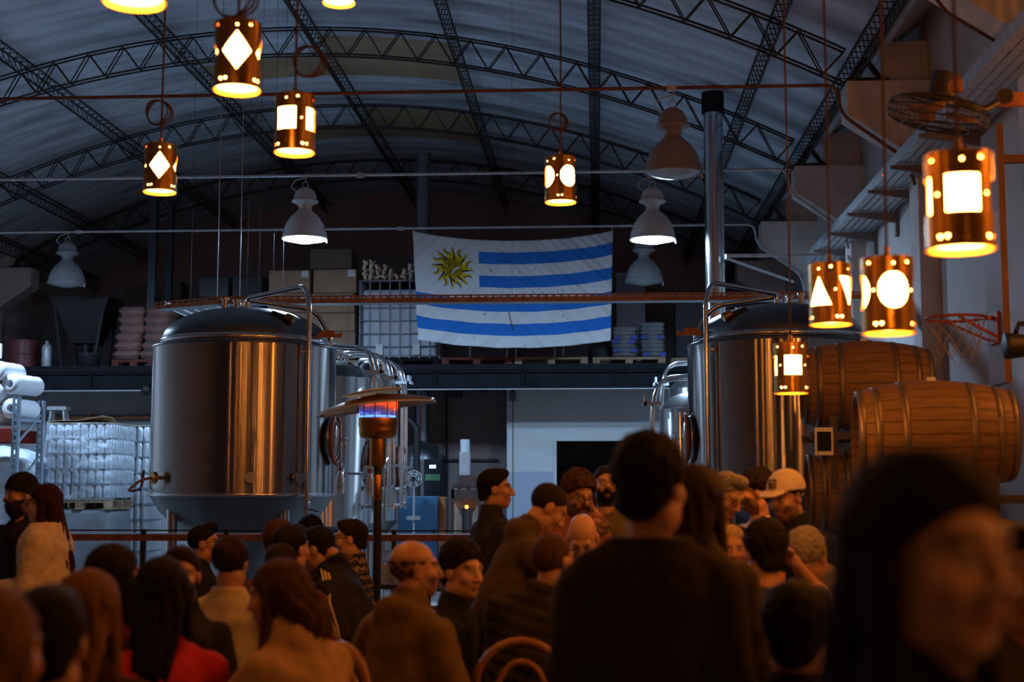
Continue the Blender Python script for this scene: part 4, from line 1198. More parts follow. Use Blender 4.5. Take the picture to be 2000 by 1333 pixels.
# sheet of kraft card on top, curling up at its right end
V = []; Q = []
a = at(90, 826, 20.5); b = at(200, 826, 20.5)
for i in range(13):
    for j in range(5):
        t = i / 12
        V.append((a.x + (b.x - a.x) * t, 20.5 + .9 * j / 4, a.z + .015 + .02 * math.sin(4 * t) + (.10 * max(0, t - .55) / .45 if j < 3 else .02)))
for i in range(12):
    for j in range(4):
        k = i * 5 + j; Q.append((k, k + 5, k + 6, k + 1))
o = link('kraft_sheet', mesh_from_arrays('kraft_sheet', V, Q), M_card); tag(o, 'brown kraft sheet curling up on top of the wrapped cans', 'sheet')
o.modifiers.new('t', 'SOLIDIFY').thickness = .006
# film-wrapped load under it
a = at(92, 997, 20.5); b = at(214, 997, 20.5)
o = empty('wrapped_load', (a.x, 20.5, 0)); tag(o, 'grey film-wrapped load standing under the wrapped cans', 'wrapped pallet')
MB().b2((0, .02, .14), (b.x - a.x, .98, a.z - .002)).build('load', mat('grey_film', (.38, .42, .46), .28, var=.15, bump=.6, bscale=5), o, bevel=.04)
MB().b2((0, 0, 0), (b.x - a.x, .12, .14)).b2((0, .44, 0), (b.x - a.x, .56, .14)).b2((0, .88, 0), (b.x - a.x, 1.0, .14)).build('pallet_base', M_wood, o)
# big crumpled film load at the left edge behind the rack
a = at(-110, 930, 20.2); b = at(60, 868, 20.2)
V = []; Q = []; n_, m_ = 60, 40
cx_, rx_ = (a.x + b.x) / 2, (b.x - a.x) / 2
for j in range(m_ + 1):
    v = j / m_
    for i in range(n_):
        t = 2 * math.pi * i / n_
        k = (abs(math.cos(t)) ** 6 + abs(math.sin(t)) ** 6) ** (-1 / 6)
        w_ = 1 + .05 * math.sin(9 * v * 3 + 3 * math.cos(t * 3)) + .035 * math.sin(t * 11 + v * 17)
        cl = min(1, (1 - v) * 9) ** .5
        V.append((cx_ + rx_ * k * w_ * math.cos(t) * cl, 20.75 + .5 * k * w_ * math.sin(t) * cl, b.z * v))
for j in range(m_):
    for i in range(n_):
        k = (i + 1) % n_; Q.append((j * n_ + i, j * n_ + k, (j + 1) * n_ + k, (j + 1) * n_ + i))
o = link('film_bundle', mesh_from_arrays('film_bundle', V, Q), mat('crumpled_film', (.62, .68, .75), .25, var=.25, scale=5, bump=.9, bscale=6)); tag(o, 'big crumpled film bundle on the rack at the left edge', 'wrapped bundle')
# rack
M_rackb = mat('rack_blue_grey', (.30, .38, .46), .45, .3, var=.1); M_rackr = mat('rack_red_beam', (.33, .03, .02), .45, var=.1)
RY = 19.2
xa, xb = at(27, 900, RY).x, at(76, 900, RY + .9).x
og = (xa, RY, 0)
rk = empty('pallet_rack', og); tag(rk, 'blue-grey pallet rack with a red beam at the left edge', 'rack')
zt1, zt2 = at(27, 776, RY).z, at(76, 783, RY + .9).z
for (xx, yy, zz) in ((xa, RY, zt1), (xb, RY + .9, zt2), (xa - 2.0, RY, zt1), (xb - 2.0, RY + .9, zt2)):
    m = MB().b2((xx - .045, yy - .005, 0), (xx - .035, yy + .07, zz)).b2((xx + .035, yy - .005, 0), (xx + .045, yy + .07, zz))
    m.b2((xx - .045, yy - .01, 0), (xx - .018, yy, zz)).b2((xx + .018, yy - .01, 0), (xx + .045, yy, zz))
    k = int(zz / .10)
    for i in range(k): m.b2((xx - .018, yy - .01, i * .10), (xx + .018, yy, i * .10 + .045))
    m.build('perforated_upright', M_rackb, rk, org=og)
for zz in (.6, zt1 - .35, zt1 - .95):
    MB().bar((xa, RY + .06, zz - .3), (xb, RY + .9, zz + .15), .03, .03).build('diagonal_brace', M_rackb, rk, org=og)
zb_ = at(30, 820, RY).z
MB().bar((xa, RY + .03, zb_), (xb, RY + .9, zb_ + .02), .04, .05).build('cross_brace', M_rackb, rk, org=og)
zr0, zr1 = at(10, 863, RY).z, at(10, 838, RY).z
for yy in (RY - .02, RY + .92): MB().b2((xa - 2.0, yy, zr0), (xa - .045 + (yy - RY) * 0, yy + .05, zr1)).build('load_beam', M_rackr, rk, org=og)
MB().b2((xa - 2.0, RY + .03, zr1), (xa - .05, RY + .9, zr1 + .02)).build('shelf_board', M_card, rk, org=og)
# white foil rolls on the rack shelf
M_roll = mat('white_foam_roll', (.78, .80, .83), .5, var=.04, bump=.2, bscale=8)
def roll(px, py, r, L, yaw, lab, hole=.45):
    p = at(px, py, RY + .4); d = Vector((math.cos(yaw), math.sin(yaw), .0)).normalized()
    x, y, z = frame(d); M = Matrix((x, y, z)).transposed()
    n_ = 6; prof = [(r * hole, -L / 2), (r * .9, -L / 2), (r, -L / 2 + .03)]
    for i in range(1, n_): prof.append((r * (1 + .02 * math.sin(i * 2.1)), -L / 2 + L * i / n_))
    prof += [(r, L / 2 - .03), (r * .9, L / 2), (r * hole, L / 2), (r * hole, -L / 2)]
    o = MB().lathe(prof, p, 28, M).build('foam_roll', M_roll, org=p); tag(o, lab, 'roll', 'white rolls on the rack')
    return p
roll(14, 728, .14, .6, 1.45, 'uppermost white roll on the rack at the left edge')
roll(46, 753, .14, .6, 1.3, 'white roll at the right side of the heap on the rack', .4)
roll(8, 769, .14, .6, 1.5, 'white roll in the middle of the heap on the rack')
roll(42, 800, .14, .6, 1.45, 'lower right white roll on the rack shelf', .4)
roll(2, 812, .14, .6, 1.4, 'lower left white roll cut by the picture edge')
o = MB().b2(at(-3, 700, RY + .3), at(5, 672, RY + .34)).build('roll_core', M_roll); tag(o, 'narrow white core standing on top of the rolls', 'roll core')
# aluminium ladder leaning between rack and wall
p = at(112, 825, 23.2)
ld = empty('aluminium_ladder', (p.x, 23.2, 0)); tag(ld, 'folded aluminium step ladder behind the wrapped cans', 'ladder')
for sx in (-1, 1):
    MB().bar((sx * .42, 0, 0), (sx * .10, 0, p.z + .25), .07, .03).build('stile', M_galv, ld); MB().bar((sx * .42, .9, 0), (sx * .10, .1, p.z + .25), .06, .03).build('rear_stile', M_galv, ld)
for i in range(8): MB().b2((-.4 + .035 * i, -.04, .25 + .25 * i), (.4 - .035 * i, .04, .28 + .25 * i)).build('tread', M_galv, ld)
MB().b2((-.16, -.06, p.z + .2), (.16, .16, p.z + .26)).build('top_platform', M_galv, ld)
# pipe along the store wall
y_ = 24.3; z_ = at(200, 816, y_).z
o = MB().tube([(XL, y_, z_), (-5.5, y_, z_)], .035, 8).build('wall_pipe', M_rust, org=(XL, y_, z_)); tag(o, 'thin dark pipe along the grey wall behind the cans', 'pipe')
for q in (-8.8, -7.5, -6.2): MB().b2((q - .03, y_ - .05, z_ - .06), (q + .03, y_ + .1, z_ + .06)).build('pipe_clip', M_rust, o, org=(XL, y_, z_))
p = at(286, 762, 23.2)
o = MB().ball(p, .09, sc=(1, 1, 1.1)).cyl(p, p + Vector((0, .15, .12)), .02).build('dome_camera', M_black, org=p); tag(o, 'small black dome camera under the mezzanine edge', 'camera')

# ================================================================ BOILER CORNER UNDER THE MEZZANINE
M_bluep = mat('blue_cabinet_paint', (.02, .085, .17), .5, var=.1)
a = at(777, 1040, 22.0); b = at(855, 970, 22.0)
o = empty('blue_control_cabinet', (a.x, 22.0, 0)); tag(o, 'blue steel cabinet behind the heater post', 'cabinet')
W = b.x - a.x
MB().b2((0, 0, 0), (W, .5, b.z)).build('housing', M_bluep, o, bevel=.01)
cd_ = MB().b2((.02, -.012, .05), (W - .02, 0, b.z - .04)).build('door', M_bluep, o)
MB().b2((W - .07, -.03, b.z * .55), (W - .04, -.012, b.z * .65)).build('door_handle', M_black, cd_)
# ventilator on a stand
pv = at(808, 936, 21.6)
o = empty('stand_fan', (pv.x, pv.y, 0)); tag(o, 'round wire fan on a thin stand before the blue cabinet', 'fan')
og = (pv.x, pv.y, 0); Mx = Matrix(((1, 0, 0), (0, 0, -1), (0, 1, 0)))
m = MB()
for r_ in (.125, .085, .045): m.tube([(pv.x + r_ * math.cos(t), pv.y - .03, pv.z + r_ * math.sin(t)) for t in [2 * math.pi * i / 28 for i in range(28)]], .007, 6, closed=True)
m.build('cage_ring', M_galv, o, org=og)
for i in range(6):
    t = i * math.pi / 3
    MB().prism([(0, 0), (.1, -.03), (.12, .02)], .008, Mx @ Matrix.Rotation(t, 3, 'Z'), (pv.x, pv.y, pv.z)).build('blade', M_galv, o, org=og)
MB().cyl((pv.x, pv.y + .1, pv.z), (pv.x, pv.y - .04, pv.z), .04, seg=14).build('motor', M_black, o, org=og)
MB().cyl((pv.x, pv.y + .03, 0), (pv.x, pv.y + .03, pv.z - .1), .018, seg=10).build('stand_post', M_galv, o, org=og)
MB().b2((pv.x - .1, pv.y - .02, pv.z - .62), (pv.x + .1, pv.y + .02, pv.z - .56)).build('clamp_bar', M_galv, o, org=og)
MB().lathe([(.22, 0), (.22, .02), (.03, .05)], (pv.x, pv.y + .03, 0), 24).build('stand_base', M_black, o, org=og)
# black pipe with a jog
pts = bend([at(784, 757, 23.9), at(784, 812, 23.9), at(814, 832, 23.9), at(814, 935, 23.9), Vector((at(814, 935, 23.9).x, 23.9, .0))], .15)
o = MB().tube(pts, .06, 12).build('black_drain_pipe', M_black, org=pts[0]); tag(o, 'black drain pipe with a jog beside the boiler flue', 'pipe')
o = MB().tube([(at(790, 757, 25.2).x, 25.2, 0), (at(790, 757, 25.2).x, 25.2, ZM - .1)], .035, 8).build('vertical_pipe', M_steel_dark, org=at(790, 757, 25.2)); tag(o, 'thin vertical dark pipe left of the drain pipe', 'pipe')
o = MB().tube([at(872, 775, 25.4), at(872, 1050, 25.4)], .018, 8).build('wall_conduit', M_steel_dark, org=at(872, 775, 25.4)); tag(o, 'thin conduit running down the brown wall', 'conduit')
zq = at(900, 900, 25.47)
o = MB().tube([at(770, 900, 25.47), at(972, 900, 25.47)], .028, 8).build('gas_pipe', M_black, org=zq); tag(o, 'black horizontal pipe on the brown wall above the labelling machine', 'pipe')
p = at(885, 765, 24.9)
o = MB().b2(p + Vector((-.18, 0, -.1)), (p.x + .15, p.y + .3, ZM - .1)).build('unit_heater', M_black, org=p, bevel=.02); tag(o, 'small dark box hanging under the mezzanine beside the flue', 'box')
p = at(845, 912, 22.6)
o = MB().b2((p.x - .14, p.y, 0), p + Vector((.14, .2, .12))).build('status_panel', M_steel_dark, org=p, bevel=.01); tag(o, 'dark panel with a glowing blue-white display beside the boiler', 'panel')
MB().b2(p + Vector((-.05, -.004, -.025)), p + Vector((.05, 0, .025))).build('display', emitter('blue_display', (.25, .45, 1.0), 6.0), o, org=p)
MB().b2(p + Vector((-.12, -.004, -.22)), p + Vector((.12, 0, -.12))).build('green_strip', mat('green_label', (.05, .16, .06), .6), o, org=p)
# labelling / filling machine
a = at(880, 1050, 21.8); b = at(940, 955, 21.8)
o = empty('filling_machine', (a.x, 21.8, 0)); tag(o, 'stainless filling machine with lit glass doors behind the railing', 'machine')
W = b.x - a.x; Hm = b.z
for sx in (0, W - .05):
    for sy in (0, .45): MB().b2((sx, sy, 0), (sx + .05, sy + .05, Hm)).build('frame_post', M_dome, o)
MB().b2((0, 0, Hm - .16), (W, .5, Hm)).build('head_box', M_dome, o, bevel=.01)
MB().b2((.02, .3, Hm - .8), (W - .02, .49, Hm - .16)).build('back_panel', mat('machine_inner', (.4, .3, .22), .5), o)
MB().b2((.05, .02, Hm - .8), (W - .05, .45, Hm - .76)).build('work_plate', M_dome, o)
MB().cyl((W * .5, .22, Hm - .75), (W * .5, .22, Hm - .3), .08, seg=18).build('carousel', M_dome, o)
MB().ball((W * .5, .12, Hm - .28), .03).build('indicator_lamp', emitter('machine_lamp', (1, .3, .05), 5.0), o)
MB().b2((0, .0, 0), (W, .5, Hm - .85)).build('base_cabinet', M_steel_dark, o)
for q in (.12, .26, .4): MB().cyl((q, -.02, Hm + .03), (q, .02, Hm + .03), .03, seg=14).build('gauge', M_black, o)
MB().b2((.02, .02, Hm), (W - .02, .45, Hm + .08)).build('gauge_panel', M_dome, o)
a2 = at(895, 935, 21.8); b2_ = at(916, 858, 21.8)
MB().b2((.1, .1, Hm + .08), (W - .06, .4, Hm + .2)).build('hopper_base', M_dome, o)
MB().b2((a2.x - a.x, .15, Hm + .2), (b2_.x - a.x, .3, b2_.z - .2)).build('column', mat('machine_grey', (.30, .29, .30), .5), o, bevel=.01)
MB().cyl(((a2.x + b2_.x) / 2 - a.x, .22, b2_.z - .2), ((a2.x + b2_.x) / 2 - a.x, .22, b2_.z), .075, seg=20).build('glass_cylinder', M_glassd, o)
a = at(856, 1050, 22.2); b = at(869, 975, 22.2)
o = MB().b2((a.x, 22.2, 0), (b.x, 22.5, b.z)).b2((a.x - .01, 22.19, b.z), (b.x + .01, 22.51, b.z + .03)).build('copper_cabinet', mat('copper_skin', (.5, .25, .13), .35, .6), org=(a.x, 22.2, 0)); tag(o, 'slim copper-coloured cabinet between the blue one and the machine', 'cabinet')
p = at(1001, 775, 24.55)
o = MB().b2(p + Vector((-.055, 0, -.08)), p + Vector((.055, .05, .05))).lathe([(.05, 0), (.045, .04), (.001, .05)], p + Vector((0, .02, .05)), 16).build('alarm_siren', mat('siren_grey_green', (.10, .14, .15), .5), org=p); tag(o, 'small grey siren box on the white partition wall', 'alarm')
MB().tube([p + Vector((.02, .03, .08)), p + Vector((-.03, .03, .16)), p + Vector((-.12, .03, .18))], .006, 6).build('cable', M_black, o, org=p)

# ================================================================ RAILING IN FRONT OF THE TANKS
RY_ = 12.6
z1_ = at(500, 1051, RY_).z; z2_ = at(500, 1037, RY_).z
xl_, xr_ = at(120, 1050, RY_).x, at(935, 1050, RY_).x
org = (xl_, RY_, 0)
rl = empty('tank_railing', org); tag(rl, 'rust-red railing with a thin cable in front of the tanks', 'railing')
MB().b2((xl_, RY_ - .03, z1_ - .028), (xr_, RY_ + .03, z1_ + .028)).build('top_rail', M_rust, rl, org=org)
MB().b2((xl_, RY_ + .03, z1_ + .02), (xr_, RY_ + .22, z1_ + .032)).build('ledge', M_galv, rl, org=org)
MB().tube([(xl_, RY_, z2_), (xr_, RY_, z2_)], .007, 6).build('upper_cable', M_black, rl, org=org)
MB().b2((xl_, RY_ - .02, .5), (xr_, RY_ + .02, .54)).build('lower_rail', M_rust, rl, org=org)
for i in range(6):
    xx = xl_ + (xr_ - xl_) * i / 5
    MB().b2((xx - .02, RY_ - .02, 0), (xx + .02, RY_ + .02, z2_ + .01)).build('post', M_black, rl, org=org)
# black steel band with wire basket beside the heater post
p = at(763, 1085, 10.8)
o = empty('wire_basket', p + Vector((0, 0, -.22))); tag(o, 'shiny wire basket on a small table behind the heater post', 'basket')
m = MB()
for i in range(15):
    m.cyl((-.12 + .017 * i, 0, 0), (-.12 + .017 * i, 0, .24), .0025, seg=5); m.cyl((-.12 + .017 * i, .25, 0), (-.12 + .017 * i, .25, .24), .0025, seg=5)
tag(m.build('wire_mesh', M_inoxs, o), kind='stuff')
for zz in (0, .08, .16, .24): MB().tube([(-.12, 0, zz), (.12, 0, zz), (.12, .25, zz), (-.12, .25, zz)], .004, 6, closed=True).build('hoop', M_inoxs, o)
for q in range(4):
    gq = MB().lathe([(.03, .005), (.036, .15), (.034, .15), (.028, .008)], (-.08 + .05 * q, .08 + .04 * (q % 2), 0), 14).build('glass', M_glassd, o)
tb = empty('side_table', (p.x, p.y + .12, 0)); tag(tb, 'small black table carrying the wire basket', 'table')
MB().b2((-.3, -.2, p.z - .25), (.3, .2, p.z - .222)).build('table_top', M_black, tb)
for sx in (-.26, .26):
    for sy in (-.16, .16): MB().b2((sx - .015, sy - .015, 0), (sx + .015, sy + .015, p.z - .25)).build('leg', M_black, tb)

# ================================================================ BARRELS
M_oak = mat('oak_staves', (.185, .105, .036), .55, var=.25, scale=5, stretch=(1, 8, 8), bump=.1)
M_hoop = mat('barrel_hoop', (.20, .16, .11), .45, .7, var=.15, scale=9)
BL, BR0, BR1 = .94, .275, .345
def barrel_parts():
    nst = 26; me_s = []
    def rad(x): return BR1 - (BR1 - BR0) * (2 * x / BL) ** 2
    st_ = MB(); n_ = 10; da = 2 * math.pi / nst
    for side in (0, 1):
        pass
    vs = []
    for i in range(n_ + 1):
        x = -BL / 2 + BL * i / n_; r = rad(x)
        for a in (-da / 2 + .006, 0, da / 2 - .006):
            vs.append((x, r * math.sin(a), r * math.cos(a)))
        for a in (da / 2 - .006, -da / 2 + .006):
            vs.append((x, (r - .026) * math.sin(a), (r - .026) * math.cos(a)))
    fs = []
    for i in range(n_):
        for k in range(5):
            l = (k + 1) % 5
            fs.append((i * 5 + k, (i + 1) * 5 + k, (i + 1) * 5 + l, i * 5 + l))
    fs.append((0, 1, 2, 3, 4)); fs.append(tuple(n_ * 5 + k for k in (4, 3, 2, 1, 0)))
    st_.add(vs, fs, False)
    me = st_.mesh('stave'); me.materials.append(M_oak)
    hm = []
    for x0 in (-.455, -.36, -.20, .20, .36, .455):
        Mr = Matrix(((0, 0, 1), (1, 0, 0), (0, 1, 0)))
        m = MB().lathe([(rad(x0 - .02) + .001, x0 - .02), (rad(x0 - .02) + .004, x0 - .02), (rad(x0 + .02) + .004, x0 + .02), (rad(x0 + .02) + .001, x0 + .02)], seg=40, M=Mr)
        h = m.mesh('hoop'); h.materials.append(M_hoop); hm.append(h)
    hd = []
    for s_ in (-1, 1):
        m = MB()
        for k in range(7):
            w_ = 2 * (BR0 - .02) / 7; y0 = -(BR0 - .02) + w_ * k + .002; y1 = y0 + w_ - .004
            ym = (y0 + y1) / 2
            z_ = math.sqrt(max(.002, (BR0 - .02) ** 2 - max(abs(y0), abs(y1)) ** 2 * .98))
            m.b2((s_ * (BL / 2 - .05) - .01, y0, -z_), (s_ * (BL / 2 - .05) + .01, y1, z_))
        h = m.mesh('head_boards'); h.materials.append(M_oak); hd.append(h)
    bung = MB().cyl((0, 0, BR1 - .01), (0, 0, BR1 + .02), .03, .026, seg=14).mesh('bung'); bung.materials.append(M_label)
    return nst, me, hm, hd, bung
nst, st_me, hoop_me, head_me, bung_me = barrel_parts()
def barrel(c, yaw, lab, bung=True):
    root = empty('oak_barrel', c, yaw); tag(root, lab, 'barrel', 'oak barrels on racks')
    for i in range(nst):
        o = link('stave', st_me, None, root); o.rotation_euler = (2 * math.pi * i / nst, 0, 0)
    for h in hoop_me: link('hoop', h, None, root)
    for h in head_me: link('head_boards', h, None, root)
    if bung: link('bung', bung_me, None, root)
    return root
M_brack = mat('barrel_rack_steel', (.05, .045, .05), .5, .3, var=.1)
def brack(c, yaw, lab, feet):
    """cradle frame under a barrel"""
    root = empty('barrel_rack', c, yaw); tag(root, lab, 'rack', 'steel barrel racks')
    for sx in (-.28, .28):
        MB().b2((sx - .025, -.42, -BR1 - .07), (sx + .025, .42, -BR1 - .02)).build('cradle_bar', M_brack, root)
        for sy in (-.40, .40):
            MB().b2((sx - .025, sy - .025, -feet), (sx + .025, sy + .025, -BR1 + .1)).build('post', M_brack, root)
    for sy in (-.40, .40): MB().b2((-.45, sy - .02, -BR1 - .07), (.45, sy + .02, -BR1 - .02)).build('side_bar', M_brack, root)
    return root
cN = at(1822, 852, 9.0); cF = at(1690, 755, 10.9); cL = at(1652, 985, 10.5); 
yw = math.radians(-4)
barrel(cN, yw, 'large oak barrel nearest the camera, lit orange behind the blurred woman')
lev = .80
n2 = barrel(Vector((cN.x, cN.y, cN.z - lev)), yw, 'oak barrel directly below the nearest one, hidden behind the blurred woman', False)
brack(cN, yw, 'steel cradle under the nearest oak barrel', lev - .02)
brack(Vector((cN.x, cN.y, cN.z - lev)), yw, 'lower steel cradle under the nearest barrels', cN.z - lev)
cF2 = Vector((cF.x + .05, cF.y, cF.z - lev)); 
barrel(cF, yw, 'dim oak barrel high up behind the low pendant')
barrel(Vector((cF.x + .02, cF.y, cF.z - lev)), yw, 'oak barrel with glinting hoops behind the man in the white cap')
brack(cF, yw, 'steel cradle under the high dim barrel', lev - .02)
brack(Vector((cF.x + .02, cF.y, cF.z - lev)), yw, 'steel cradle under the barrel with glinting hoops', cF.z - lev)
p = Vector((cF.x - .50, cF.y - .46, cF.z - .43)); a = at(1602, 860, cF.y - .42)
o = MB().b2(a + Vector((-.04, -.02, -.11)), a + Vector((.09, 0, .09))).build('rack_card', M_label, org=a); tag(o, 'small white framed card on the barrel rack left of the big barrel', 'card')
MB().b2(a + Vector((-.025, -.024, -.08)), a + Vector((.075, -.02, .06))).build('printed_panel', M_steel_dark, o, org=a)

# ================================================================ WALL FAN, BASKETBALL HOOP, FLOODLIGHT
pf_ = at(1832, 222, 8.6)
wf = empty('wall_fan', pf_); tag(wf, 'black wall fan tilted downwards at the upper right', 'fan')
Mf = Matrix.Rotation(math.radians(12), 3, 'Y') @ Matrix.Rotation(math.radians(8), 3, 'X')
RF = .30
m = MB()
for (r_, z_) in ((RF, 0), (RF * .98, .045), (RF * .98, -.045), (RF * .66, .085), (RF * .66, -.085), (RF * .3, .095), (RF * .3, -.095)):
    m.tube([Mf @ Vector((r_ * math.cos(t), r_ * math.sin(t), z_)) for t in [2 * math.pi * i / 36 for i in range(36)]], .005, 5, closed=True)
m.build('cage_ring', M_black, wf)
m = MB()
for i in range(44):
    t = 2 * math.pi * i / 44
    for s_ in (-1, 1):
        m.tube([Mf @ Vector((r_ * math.cos(t + .25 * (1 - r_ / RF)), r_ * math.sin(t + .25 * (1 - r_ / RF)), s_ * z_)) for r_, z_ in ((.05, .095), (RF * .5, .093), (RF * .85, .07), (RF * .98, .045), (RF, 0))], .0022, 4)
tag(m.build('cage_wires', M_black, wf), kind='stuff')
for i in range(3):
    t = i * 2.094
    m = MB(); vs = []
    for r_, w_, tw in ((.05, .04, .5), (.15, .09, .4), (.24, .11, .3)):
        for s_ in (-1, 1):
            vs.append(Mf @ Vector((r_ * math.cos(t) - s_ * w_ * math.sin(t), r_ * math.sin(t) + s_ * w_ * math.cos(t), s_ * w_ * tw)))
    m.add(vs, [(0, 1, 3, 2), (2, 3, 5, 4)], True)
    b_ = m.build('blade', M_rust, wf); b_.modifiers.new('t', 'SOLIDIFY').thickness = .004
m = MB().cyl(Mf @ Vector((0, 0, .06)), Mf @ Vector((.0, 0, .25)), .085, seg=20).build('motor', M_black, wf)
MB().box(Mf @ Vector((.05, -.07, .17)), (.09, .03, .08)).build('motor_plate', M_rust, wf)
wx = XR - pf_.x
MB().tube(bend([Mf @ Vector((.05, 0, .1)), Vector((.28, .05, .02)), Vector((.42, .1, .12)), Vector((wx, .15, .1))], .08), .022, 8).build('mount_arm', M_black, wf)
MB().bar((.38, .1, .11), (wx, .15, .1), .06, .08).build('wall_bracket', M_rust, wf)
MB().cyl((.42, .06, .12), (.46, .2, .12), .05, seg=14).build('tilt_joint', M_black, wf)
# basketball hoop on a tall wooden board
M_board = mat('varnished_board', (.20, .095, .045), .6, var=.2, stretch=(6, 6, 1), scale=4)
M_rim = mat('hoop_red_paint', (.35, .05, .02), .45, var=.1)
bt, bb = at(1935, 250, 11.0), at(1948, 750, 11.0)
bxx = bt.x
bh = empty('basketball_hoop', (bxx, 11.0, bb.z)); tag(bh, 'red basketball hoop with a torn net on a tall wooden board', 'basketball hoop')
og = bh.location.copy()
MB().b2((bxx, 10.85, bb.z), (bxx + .05, 11.3, bt.z)).build('backboard', M_board, bh, org=og)
for zz in (bb.z + .2, bt.z - .3): MB().b2((bxx + .05, 10.88, zz), (XR - .003, 10.94, zz + .06)).build('stand_off', M_board, bh, org=og)
rc = at(1866, 622, 11.07); RR = .225
MB().tube([(rc.x + RR * math.cos(t), 11.07 + RR * math.sin(t), rc.z) for t in [2 * math.pi * i / 32 for i in range(32)]], .011, 8, closed=True).build('rim', M_rim, bh, org=og)
for s_ in (-.12, .12): MB().bar((rc.x - .02, 11.07 + s_ * 1.6, rc.z - .01), (bxx, 11.07 + s_, rc.z - .17), .018, .018).build('rim_strut', M_rim, bh, org=og)
MB().b2((bxx - .02, 10.95, rc.z - .2), (bxx, 11.2, rc.z + .04)).bar((rc.x + RR, 11.07, rc.z), (bxx, 11.07, rc.z), .03, .03).build('rim_plate', M_rim, bh, org=og)
m = MB(); n_ = 12; M_net = mat('net_cord', (.42, .38, .34), .9)
for i in range(n_):
    for s_ in (-1, 1):
        pts = []
        for j in range(6):
            t = 2 * math.pi * (i + s_ * .5 * j) / n_; r_ = RR * (1 - .11 * j + .02 * j * j * .5)
            pts.append((rc.x + r_ * math.cos(t), 11.07 + r_ * math.sin(t), rc.z - .075 * j))
        m.tube(pts[:5 if i % 3 else 6], .003, 4)
tag(m.build('net', M_net, bh, org=og), kind='stuff')
p = at(1985, 676, 9.6)
fd = empty('floodlight', p); tag(fd, 'black floodlight head at the right picture edge', 'floodlight')
MB().lathe([(.001, -.10), (.06, -.1), (.075, -.05), (.09, .06), (.085, .075), (.001, .07)], seg=24, M=Matrix(((0, 0, -1), (0, 1, 0), (1, 0, 0)))).build('housing', M_black, fd)
MB().tube([(0, 0, .09), (.05, .1, .16), (XR - p.x, .3, .16)], .018, 8).build('arm', M_black, fd)
# cables along the right wall
for (pts, lab) in ((((1830, 0), (1850, 25), (1960, 90), (1975, 110)), 'dark cable along the nearest corbel'),):
    P = [at(x, y, 10.9) for x, y in pts]
    o = MB().tube(bend(P, .1), .014, 6).build('wall_cable', M_cord, org=P[0]); tag(o, lab, 'cable')
p = at(1764, 348, 15.2); p = Vector((3.045, 15.0, ZR_ + .02))
o = MB().ball(p, .012).build('red_indicator', emitter('red_led', (1, .02, .02), 4.0), org=p); tag(o, 'tiny red indicator light under the wall cable tray', 'indicator light')
# ================================================================ PEOPLE
# Bodies are grown as one smooth surface from a distance field and polygonised.
def smin(a, b, k):
    h = np.clip(.5 + .5 * (b - a) / k, 0, 1)
    return b * (1 - h) + a * h - k * h * (1 - h)
def rcone(P, a, b, r1, r2):
    a = np.asarray(a, np.float32); b = np.asarray(b, np.float32)
    d = b - a; L2 = float(d @ d) + 1e-9
    t = np.clip(((P - a) @ d) / L2, 0, 1)
    q = P - a - t[:, None] * d
    return np.sqrt((q * q).sum(1)) - (r1 + (r2 - r1) * t)
def ell(P, c, r):
    q = (P - np.asarray(c, np.float32)) / np.asarray(r, np.float32)
    k0 = np.sqrt((q * q).sum(1)) + 1e-9
    q2 = q / np.asarray(r, np.float32)
    k1 = np.sqrt((q2 * q2).sum(1)) + 1e-9
    return k0 * (k0 - 1) / k1
def wob(P, f, s=0.0):
    return (np.sin(P[:, 0] * f + 1.7 * np.sin(P[:, 2] * f * .6 + s)) + np.sin(P[:, 1] * f * 1.1 + 1.3 * np.sin(P[:, 0] * f * .7 + s * 2)) + np.sin(P[:, 2] * f * .9 + 1.9 * np.sin(P[:, 1] * f * .8 + s * 3))) / 3
